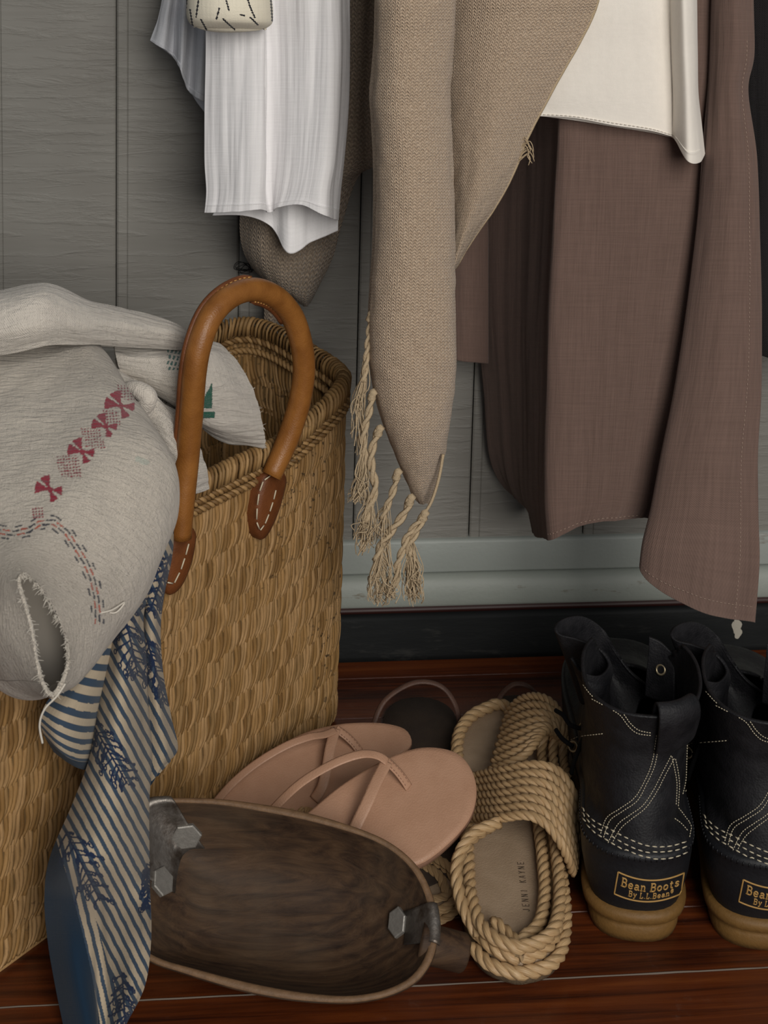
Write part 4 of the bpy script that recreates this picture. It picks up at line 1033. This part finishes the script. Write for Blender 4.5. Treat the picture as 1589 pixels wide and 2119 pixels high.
sling('dark brown sling-back sandal hidden beneath the rope sandal, only its strap showing', math.radians(-98), V(h2.x-.002, h2.y, 0),
      [(1018, 1500, .008), (1024, 1470, .016), (1036, 1440, .026), (1056, 1420, .034), (1074, 1415, .036), (1094, 1421, .034), (1110, 1438, .026), (1124, 1470, .014), (1128, 1500, .008)], .23)
# ================================================================== rope sandals
def rope_mat():
    b = NB('tan_rope'); xyz = b.sep(b.co('UV')); f = b.noise(b.co('UV', (2600, 120, 1)), 1, 3); r = b.island()
    col = b.mix(b.map(f, .35, .7, 0, 1), lin('#a28159'), lin('#d2b48a')); col = b.mix(b.map(r, 0, 1, 0, .25), col, lin('#8a6a46'))
    b.bump(f, .0003, .8)
    return b.done(col, .42, .45)
ROPE = rope_mat(); INS = leather('taupe_insole', '#a8927a', '#9c866e', .6); OUTS = plain('rubber_outsole', '#6f5e49', .75, .3, 0, .0004, 800, .1)
rs = thing('rope_sandal', 'tan rope sandal with crossed rope bands and taupe insole beside the boots', 'sandal', V(.13, -.26, 0), group='tan rope sandals')
DZ = .0065
Hs = V(.114, -.402, 0); aS = V(.128, .9918, 0).normalized(); bS = V(aS.y, -aS.x, 0)
half = [(0, .002), (.006, .017), (.02, .027), (.05, .0325), (.09, .0335), (.13, .0335), (.17, .036), (.21, .0385), (.24, .036), (.262, .027), (.276, .013), (.281, .002)]
def sole_o(ins, z, n=140):
    pts = [Hs + aS*(s + ins*(1-2*s/.281)) - bS*max(.001, w-ins) for s, w in half] + [Hs + aS*(s + ins*(1-2*s/.281)) + bS*max(.001, w-ins) for s, w in half[::-1]]
    return [p + V(0, 0, z) for p in curve(pts, n, True)]
def slab(name, ins, z0, z1, mt, parent):
    n = 140; c = Hs + aS*.14; V_ = []
    for k, z in ((0, z0), (.0, z1-.001), (.001, z1), (.012, z1)): V_ += sole_o(ins+k, z)
    F_ = [(j*n+i, j*n+(i+1) % n, (j+1)*n+(i+1) % n, (j+1)*n+i) for j in range(3) for i in range(n)] + [tuple(3*n+i for i in range(n)), tuple(range(n-1, -1, -1))]
    return mesh(name, V_, F_, mt, parent)
slab('outsole', .0, DZ, DZ+.008, OUTS, rs); slab('insole', .003, DZ+.008, DZ+.0125, INS, rs)
mb = MB(); mb.rope(sole_o(.0045, DZ+.0150, 260), .0050, 3, closed=True); mb.build('border_rope', ROPE, rs)
# extra ropes round the heel and right side
full = sole_o(.0045, 0, 280)
def side_path(ins, z, s0, s1):
    """heel part of the outline from left station s0 round the heel to right station s1"""
    pts = []
    L_ = [(s, w) for s, w in half if s <= s0][::-1]; R_ = [(s, w) for s, w in half if s <= s1]
    for s, w in L_: pts.append(Hs + aS*(s + ins*(1-2*s/.281)) - bS*max(0.001, w-ins))
    for s, w in R_: pts.append(Hs + aS*(s + ins*(1-2*s/.281)) + bS*max(0.001, w-ins))
    return [p + V(0, 0, z) for p in curve(pts, 120)]
for ins, z, a_, b_ in ((.0125, DZ+.0180, .02, .18), (.0035, DZ+.0225, .05, .18), (-.0005, DZ+.0085, .03, .16)):
    mb = MB(); mb.rope(side_path(ins, z, a_, b_), .0044, 3); mb.build('border_rope', ROPE, rs)
def band(A, B, n, R, name):
    for i in range(n):
        t = i/(n-1); P = curve([atz(lerp(a[0], b[0], t), lerp(a[1], b[1], t), lerp(a[2], b[2], t)+DZ) for a, b in zip(A, B)], 60)
        mb = MB(); mb.rope(P, R, 3); mb.build(name, ROPE, rs)
band([(1050, 1476, .024), (1074, 1450, .040), (1110, 1441, .052), (1145, 1458, .054), (1167, 1500, .046), (1173, 1535, .034), (1166, 1570, .020)],
     [(1016, 1592, .030), (1050, 1580, .040), (1086, 1562, .046), (1108, 1536, .048), (1122, 1514, .046), (1140, 1514, .040), (1148, 1540, .024)], 8, .0033, 'strap_rope')
for p in ([(1128, 1520, .034), (1120, 1555, .026), (1128, 1606, .024)], [(1148, 1518, .036), (1144, 1560, .028), (1152, 1606, .026)], [(1165, 1530, .034), (1166, 1570, .026), (1174, 1610, .026)]):
    mb = MB(); mb.rope(curve([atz(a, b, c+DZ) for a, b, c in p], 40), .0036, 3); mb.build('strap_rope', ROPE, rs)
band([(982, 1606, .020), (1040, 1594, .042), (1100, 1583, .054), (1150, 1593, .054), (1184, 1636, .046), (1198, 1695, .032), (1194, 1752, .014)],
     [(974, 1694, .020), (1030, 1692, .040), (1086, 1686, .050), (1126, 1702, .048), (1156, 1737, .040), (1176, 1777, .026), (1186, 1806, .012)], 7, .0034, 'strap_rope')
for p in ([(1032, 1702, .040), (985, 1722, .040), (957, 1755, .036), (944, 1800, .031), (950, 1850, .025), (966, 1895, .020), (992, 1938, .015)],
          [(1010, 1712, .032), (968, 1742, .032), (946, 1790, .028), (946, 1840, .022), (958, 1882, .017)]):
    mb = MB(); mb.rope(curve([atz(a, b, c+DZ) for a, b, c in p], 80), .0043, 3); mb.build('strap_rope', ROPE, rs)
# printed maker's name on the insole, reading up from the heel
GL = {'J': [[(.6, 1), (.6, .2), (.4, 0), (.15, .05), (.05, .25)]], 'E': [[(.75, 1), (.1, 1), (.1, 0), (.75, 0)], [(.1, .5), (.6, .5)]], 'N': [[(.1, 0), (.1, 1), (.8, 0), (.8, 1)]],
      'I': [[(.4, 0), (.4, 1)]], 'K': [[(.1, 0), (.1, 1)], [(.75, 1), (.1, .45)], [(.3, .6), (.8, 0)]], 'A': [[(0, 0), (.42, 1), (.84, 0)], [(.15, .35), (.7, .35)]], 'Y': [[(.05, 1), (.42, .5), (.8, 1)], [(.42, .5), (.42, 0)]]}
mb = MB(); INK = plain('faded_ink', '#57483a', .8); zt = DZ+.0127
b0, b1 = atz(1096, 1886, zt), atz(1083, 1780, zt); du = (b1-b0); upv = V(-du.y, du.x, 0).normalized()
k = 0
for ch in 'JENNI KAYNE':
    if ch != ' ':
        for st in GL[ch]: mb.tube([b0 + du*((k + x*.62)/11) + upv*(.0042*y) for x, y in st], .00022, 4)
    k += 1
tag(mb.build('lettering', INK, rs), kind='stuff')
# its mate, squashed under the flip-flops
r2 = rs.copy(); C.objects.link(r2); r2['label'] = 'tan rope sandal buried under the flip-flops, one rope edge showing'
for ch in list(rs.children):
    if ch.name.startswith('lettering'): continue
    c = ch.copy(); C.objects.link(c); c.parent = r2; c.matrix_parent_inverse = ch.matrix_parent_inverse.copy()
r2.matrix_world = Matrix.Translation((.003, -.270, 0)) @ Matrix.Rotation(math.radians(66), 4, 'Z') @ Matrix.Diagonal((1, .72, .27, 1))
# ================================================================== boots
LB = NB('black_leather'); _f = LB.noise(LB.co('Object'), 90, 4, .6); _g = LB.voro(LB.co('Object'), 700)
LB.bump(_f, .0012, .6); LB.bump(_g, .0003, .6)
LBM = LB.done(LB.mix(LB.map(_f, .35, .7, 0, 1), lin('#131316'), lin('#1e1d20')), LB.map(_f, .3, .7, .52, .72), .3)
RUB = plain('black_rubber', '#131418', .55, .4, 0, .0003, 300, .15)
GUM = plain('gum_rubber', '#6e5027', .6, .4, 0, .0004, 260, .10)
STI = plain('boot_thread', '#b9af98', .8); LBL = plain('heel_label_ink', '#a8834a', .7); LACE = plain('black_lace', '#0c0c0e', .85, .2, 0, .0005, 900)
EYE = plain('brass_eyelet', '#b9a98a', .35, .5, .8)
B0 = V(.197, -.366, 0); BR = math.radians(-11)
bt = thing('leather_boot', 'black lace-up boot with gum sole and white stitching, next to the rope sandal', 'boot', B0, BR, 'black lace-up boots')
BM = bt.matrix_world.copy() @ Matrix.Diagonal((1.06, 1.03, 1.03, 1))
NN = 96
hb = [(0, 0), (.016, .003), (.0265, .013), (.0300, .030), (.0290, .065), (.0300, .105), (.035, .145), (.0385, .18), (.037, .21), (.028, .233), (.013, .245), (0, .247)]
lowo = curve([V(x, y, 0) for x, y in hb] + [V(-x, y, 0) for x, y in hb[-2:0:-1]], NN, True)
def low(ins):
    out = []
    for i in range(NN):
        t = (lowo[(i+1) % NN]-lowo[i-1]).normalized(); n = V(t.y, -t.x, 0); out.append(lowo[i] - n*ins)
    return out
def ell(yb, yf, hw, e=2.3):
    pts = []
    for i in range(192):
        a = -math.pi/2 + 2*math.pi*i/192; c, s = math.cos(a), math.sin(a)
        pts.append(V(hw*math.copysign(abs(c)**(2/e), c), (yb+yf)/2 + (yf-yb)/2*math.copysign(abs(s)**(2/e), s), 0))
    return resample(pts, NN, True)
def loft(name, rings, mt, n=1, skip=None, cap=None, solid=0):
    cols = [spline([r[i] for r in rings], n) for i in range(NN)] if n > 1 else [[r[i] for r in rings] for i in range(NN)]
    m = len(cols[0]); vs = [BM @ cols[i][j] for j in range(m) for i in range(NN)]
    fs = [(j*NN+i, j*NN+(i+1) % NN, (j+1)*NN+(i+1) % NN, (j+1)*NN+i) for j in range(m-1) for i in range(NN) if not (skip and skip(i, j/(m-1)))]
    if cap: fs.append(tuple(range(NN-1, -1, -1)))
    o = mesh(name, vs, fs, mt, bt, solid=solid, off=-1)
    return o, vs, fs
Z = lambda ring, z, tilt=0: [p + V(0, 0, z + tilt*p.y) for p in ring]
loft('gum_sole', [Z(low(.0030), 0), Z(low(.0020), .004), Z(low(.0016), .0105), Z(low(.0028), .0118), Z(low(.0020), .0125), Z(low(-.0016), .0150), Z(low(-.0022), .0185), Z(low(-.0010), .0215), Z(low(.003), .0225), Z(low(.012), .0226)], GUM, cap=True)
sh_r = [Z(low(.0020), .0215), Z(low(-.0005), .030), Z(low(-.0030), .042), Z(low(-.0040), .052), Z(low(-.0036), .0585), Z(low(-.0044), .0600), Z(low(-.0044), .0625), Z(low(-.0026), .0640)]
_, sv, sf = loft('rubber_shell', sh_r + [Z(ell(.001, .232, .0335), .0660, -.02), Z(ell(.004, .20, .0325), .0680, -.01)], RUB)
up_r = [Z(low(-.0010), .0560), Z(low(-.0016), .0650), Z(ell(-.0005, .215, .0338), .0720, .0), Z(ell(.003, .175, .0330), .0840, .03), Z(ell(.009, .140, .0318), .100, .03), Z(ell(.012, .122, .0325), .116, .02), Z(ell(.010, .112, .0345), .131, .02), Z(ell(.006, .106, .0365), .144, .03), Z(ell(.004, .103, .0372), .1500, .04)]
FR = NN//2
_, uv_, uf = loft('leather_upper', up_r, LBM, 40, skip=lambda i, t: t > .42 and abs(i+.5-FR) < 4 + 8*sstep(.42, 1, t), solid=.0022)
bvb = BVHTree.FromPolygons(sv + uv_, sf + [tuple(k+len(sv) for k in f) for f in uf])
def onb(px, py, off=.0006):
    d = ray(px, py).normalized(); hit, n, _, _ = bvb.ray_cast(CAMLOC, d)
    if hit is None: return None
    if n.dot(d) > 0: n = -n
    if (hit-CAMLOC).length > 1.35: return None
    return hit + n*off
c5 = lambda x, y: (1130 + x/2.752, 1230 + y/2.752)
def stitch(lines, step, name, r=.00036):
    mb = MB()
    for ln in lines:
        P = [V(*c5(*p), 0) for p in ln]; P = curve(P, 200); L = sum((b-a).length for a, b in zip(P, P[1:])); n = max(2, int(L/step)); Q = resample(P, 2*n+1)
        for k in range(0, 2*n, 2):
            a = onb(Q[k].x, Q[k].y); m_ = Q[k].lerp(Q[k+1], .6); mm = onb(m_.x, m_.y); b = onb(*Q[k].lerp(Q[k+1], 1.25).xy)
            if a and b and mm and (a-b).length < .012: mb.tube([a, mm, b], [r*.7, r, r*.7], 5)
    return tag(mb.build(name, STI, bt), kind='stuff')
LN = [[(130, 400), (200, 480), (300, 515), (400, 545), (470, 590), (560, 632), (640, 645), (715, 648)],
      [(205, 500), (270, 580), (350, 620), (430, 665), (480, 730), (530, 770), (600, 785)], [(262, 592), (345, 637), (420, 682), (470, 747), (520, 787), (600, 800)],
      [(638, 780), (720, 782), (815, 780), (880, 782)], [(645, 798), (720, 798), (800, 796)],
      [(628, 798), (600, 960), (550, 1080), (500, 1160), (420, 1220), (350, 1270), (310, 1370)], [(646, 800), (618, 965), (567, 1085), (517, 1175), (432, 1237), (367, 1287), (327, 1390)],
      [(708, 915), (660, 1010), (610, 1110), (550, 1200), (470, 1260), (410, 1310), (352, 1420)], [(725, 932), (677, 1022), (627, 1122), (567, 1212), (487, 1277), (427, 1332), (372, 1425)],
      [(712, 920), (728, 1000), (740, 1080), (735, 1200)], [(732, 935), (747, 1010), (754, 1090), (747, 1210)],
      [(800, 797), (795, 960), (790, 1060), (772, 1140)], [(818, 797), (815, 960), (808, 1060), (790, 1130)],
      [(750, 1215), (790, 1270), (822, 1320), (815, 1390)], [(728, 1275), (770, 1310), (805, 1350)], [(130, 835), (200, 810), (330, 790)]]
stitch(LN, 5.4, 'stitching')
stitch([[(205, 1215), (270, 1290), (370, 1340), (460, 1385), (560, 1425), (660, 1437), (740, 1425), (808, 1400)], [(207, 1245), (270, 1320), (360, 1370), (450, 1420), (560, 1462), (660, 1470), (740, 1458), (812, 1430)],
        [(209, 1275), (270, 1350), (350, 1400), (440, 1450), (560, 1495), (660, 1503), (740, 1490), (815, 1458)]], 15, 'stitching', .0005)
# ribbed band under the seam
mb = MB()
for i in range(-26, 27):
    k = (i*.5) % NN; i0 = int(k); a = sh_r[5][i0].lerp(sh_r[5][(i0+1) % NN], k-i0); b = sh_r[6][i0].lerp(sh_r[6][(i0+1) % NN], k-i0); o = V(a.x, a.y-.03, 0).normalized()*.0003
    mb.tube([BM @ (a+o), BM @ (b+o)], .00045, 4)
tag(mb.build('ribbed_band', RUB, bt), kind='stuff')
# heel label: frame and slab-serif lettering
def lab(u, v): return (lerp(lerp(1279, 1415, u), lerp(1271, 1408, u), v), 1804 + 2*u + 66*u*(1-u) + v*(45 - 2*u))
def lstroke(mb, pts, r):
    q = []
    for a, b in zip(pts, pts[1:]):
        n = max(2, int(math.hypot((b[0]-a[0])*136, (b[1]-a[1])*45)/3))
        q += [(lerp(a[0], b[0], i/n), lerp(a[1], b[1], i/n)) for i in range(n)]
    q.append(pts[-1]); P = [onb(*lab(*p), .0001) for p in q]; P = [p for p in P if p]
    if len(P) > 1: mb.tube(P, r, 6)
SG = {'B': [[(0, 1), (.6, 1), (.76, .88), (.76, .65), (.6, .53), (.18, .53)], [(.6, .53), (.82, .4), (.82, .13), (.64, 0), (0, 0)], [(.18, 0), (.18, 1)]],
      'e': [[(.12, .33), (.8, .33), (.76, .52), (.58, .64), (.32, .62), (.12, .45), (.12, .2), (.32, .02), (.6, .02), (.82, .14)]],
      'a': [[(.15, .52), (.32, .64), (.6, .62), (.72, .5), (.72, .1), (.92, .02)], [(.72, .36), (.35, .36), (.12, .25), (.12, .1), (.3, .02), (.55, .04), (.72, .16)]],
      'n': [[(.02, .64), (.2, .64), (.2, .02)], [(0, .02), (.38, .02)], [(.2, .48), (.4, .64), (.62, .62), (.72, .45), (.72, .02)], [(.54, .02), (.92, .02)]],
      'o': [[(.45+.36*math.cos(a), .33+.31*math.sin(a)) for a in [i*math.pi/5 for i in range(11)]]],
      't': [[(.35, .92), (.35, .15), (.5, .02), (.75, .08)], [(.08, .64), (.7, .64)]],
      's': [[(.75, .5), (.55, .64), (.25, .6), (.17, .47), (.3, .36), (.6, .3), (.77, .17), (.6, .03), (.3, .02), (.12, .15)]],
      'y': [[(0, .64), (.32, .64)], [(.15, .64), (.45, .05)], [(.6, .64), (.92, .64)], [(.78, .64), (.38, -.22), (.08, -.22)]],
      'L': [[(0, 1), (.42, 1)], [(.2, 1), (.2, 0)], [(0, 0), (.78, 0), (.78, .25)]], '.': [[(.25, .02), (.3, .08)]],
      'R': [[(.5+.4*math.cos(a), .75+.4*math.sin(a)) for a in [i*math.pi/4 for i in range(9)]], [(.42, .55), (.42, .95), (.6, .9), (.5, .75), (.62, .55)]]}
mb = MB()
for f in ([(0, 0), (1, 0), (1, 1), (0, 1), (0, 0)],): lstroke(mb, f, .00055)
def text(mb, s, u0, u1, vb, hgt, r):
    wd = {' ': .5, '.': .45, 'R': .7, 't': .8, 'n': 1.02, 'B': 1.05, 'L': 1.0}; tot = sum(wd.get(c, .95) for c in s); u = u0
    for c in s:
        w = wd.get(c, .95)*(u1-u0)/tot
        for st in SG.get(c, []): lstroke(mb, [(u + x*w*.88, vb - y*hgt) for x, y in st], r)
        u += w
text(mb, 'Bean Boots', .07, .97, .52, .36, .00052)
text(mb, 'By L.L.BeanR', .20, .88, .86, .24, .00036)
tag(mb.build('heel_label', LBL, bt), kind='stuff')
# tongue curled in an S, right quarter flap, pull loop
topc_ = [(1182, 1360, -.278), (1206, 1390, -.285), (1240, 1398, -.282), (1260, 1374, -.272), (1240, 1342, -.262), (1194, 1322, -.256), (1158, 1312, -.252), (1150, 1295, -.246), (1170, 1279, -.236), (1206, 1276, -.228), (1242, 1298, -.226), (1272, 1346, -.230), (1305, 1390, -.236), (1345, 1422, -.242)]
rows = [pr(*topc_), pr(*[(x+5, y+16, Y) for x, y, Y in topc_]), pr(*[(lerp(x, 1258, .25), lerp(y, 1370, .35)+50, Y) for x, y, Y in topc_]), pr(*[(lerp(x, 1265, .45), lerp(y, 1380, .5)+110, lerp(Y, -.258, .6)) for x, y, Y in topc_])]
sheet('tongue', rows, LBM, bt, 90, 30, .0022)
rows = [pr((1343, 1318, -.262), (1366, 1328, -.264), (1392, 1352, -.270)), pr((1342, 1350, -.262), (1368, 1362, -.266), (1396, 1385, -.274)), pr((1338, 1395, -.262), (1366, 1405, -.268), (1396, 1420, -.278)), pr((1335, 1440, -.264), (1364, 1450, -.270), (1396, 1456, -.280))]
sheet('quarter_flap', rows, LBM, bt, 20, 24, .002)
def ringpt(k, z):
    j = min(range(len(up_r)-1), key=lambda q: abs((up_r[q][int(k) % NN].z+up_r[q+1][int(k) % NN].z)/2-z)); a, b = up_r[j][int(k) % NN], up_r[j+1][int(k) % NN]
    t = (z-a.z)/(b.z-a.z); return a.lerp(b, t)
rows = []
for off, z in ((-.006, .120), (-.007, .138), (-.0045, .154), (-.0005, .1585), (.0035, .1560), (.0052, .148), (.0052, .136), (.0042, .1265), (.0015, .1235)):
    r = []
    for k in (2, 5, 8, 11):
        p = ringpt(k, min(z, .149)); p = V(p.x, p.y, z); o = V(p.x, (p.y-.045)*.5, 0).normalized(); r.append(BM @ (p + o*off))
    rows.append(r)
sheet('pull_loop', rows, LBM, bt, 16, 50, .0022)
def eyelet(px, py, Y, r=.0032):
    c = at(px, py, Y); n = (CAMLOC-c + V(-.6, 0, 0)).normalized(); a = n.orthogonal().normalized(); b = n.cross(a)
    mb = MB(); mb.tube([c + a*r*math.cos(t) + b*r*math.sin(t) for t in [i*math.pi/8 for i in range(16)]], .0008, 6, closed=True); mb.build('eyelet', EYE, bt)
eyelet(1208, 1506, -.262); eyelet(1367, 1386, -.2685); eyelet(1186, 1545, -.25)
for path in ([(1222, 1440, -.270), (1226, 1490, -.276), (1206, 1530, -.278), (1190, 1570, -.276), (1182, 1600, -.27)], [(1205, 1508, -.266), (1180, 1500, -.258), (1165, 1480, -.25), (1150, 1470, -.24)], [(1186, 1545, -.256), (1165, 1530, -.25), (1150, 1510, -.24)]):
    mb = MB(); mb.tube(curve(pr(*path), 40), .0016, 7); mb.build('lace', LACE, bt)
# the other boot of the pair, copied with all its parts
b2 = bt.copy(); C.objects.link(b2); b2['label'] = 'black lace-up boot with gum sole at the right frame edge, under the dress corner'
for ch in list(bt.children):
    c = ch.copy(); C.objects.link(c); c.parent = b2; c.matrix_parent_inverse = ch.matrix_parent_inverse.copy()
q0, q1 = atz(1300, 1945, 0), atz(1556, 1962, 0)
b2.matrix_world = Matrix.Translation(q1-q0) @ bt.matrix_world @ Matrix.Rotation(math.radians(-1.0), 4, 'Z')
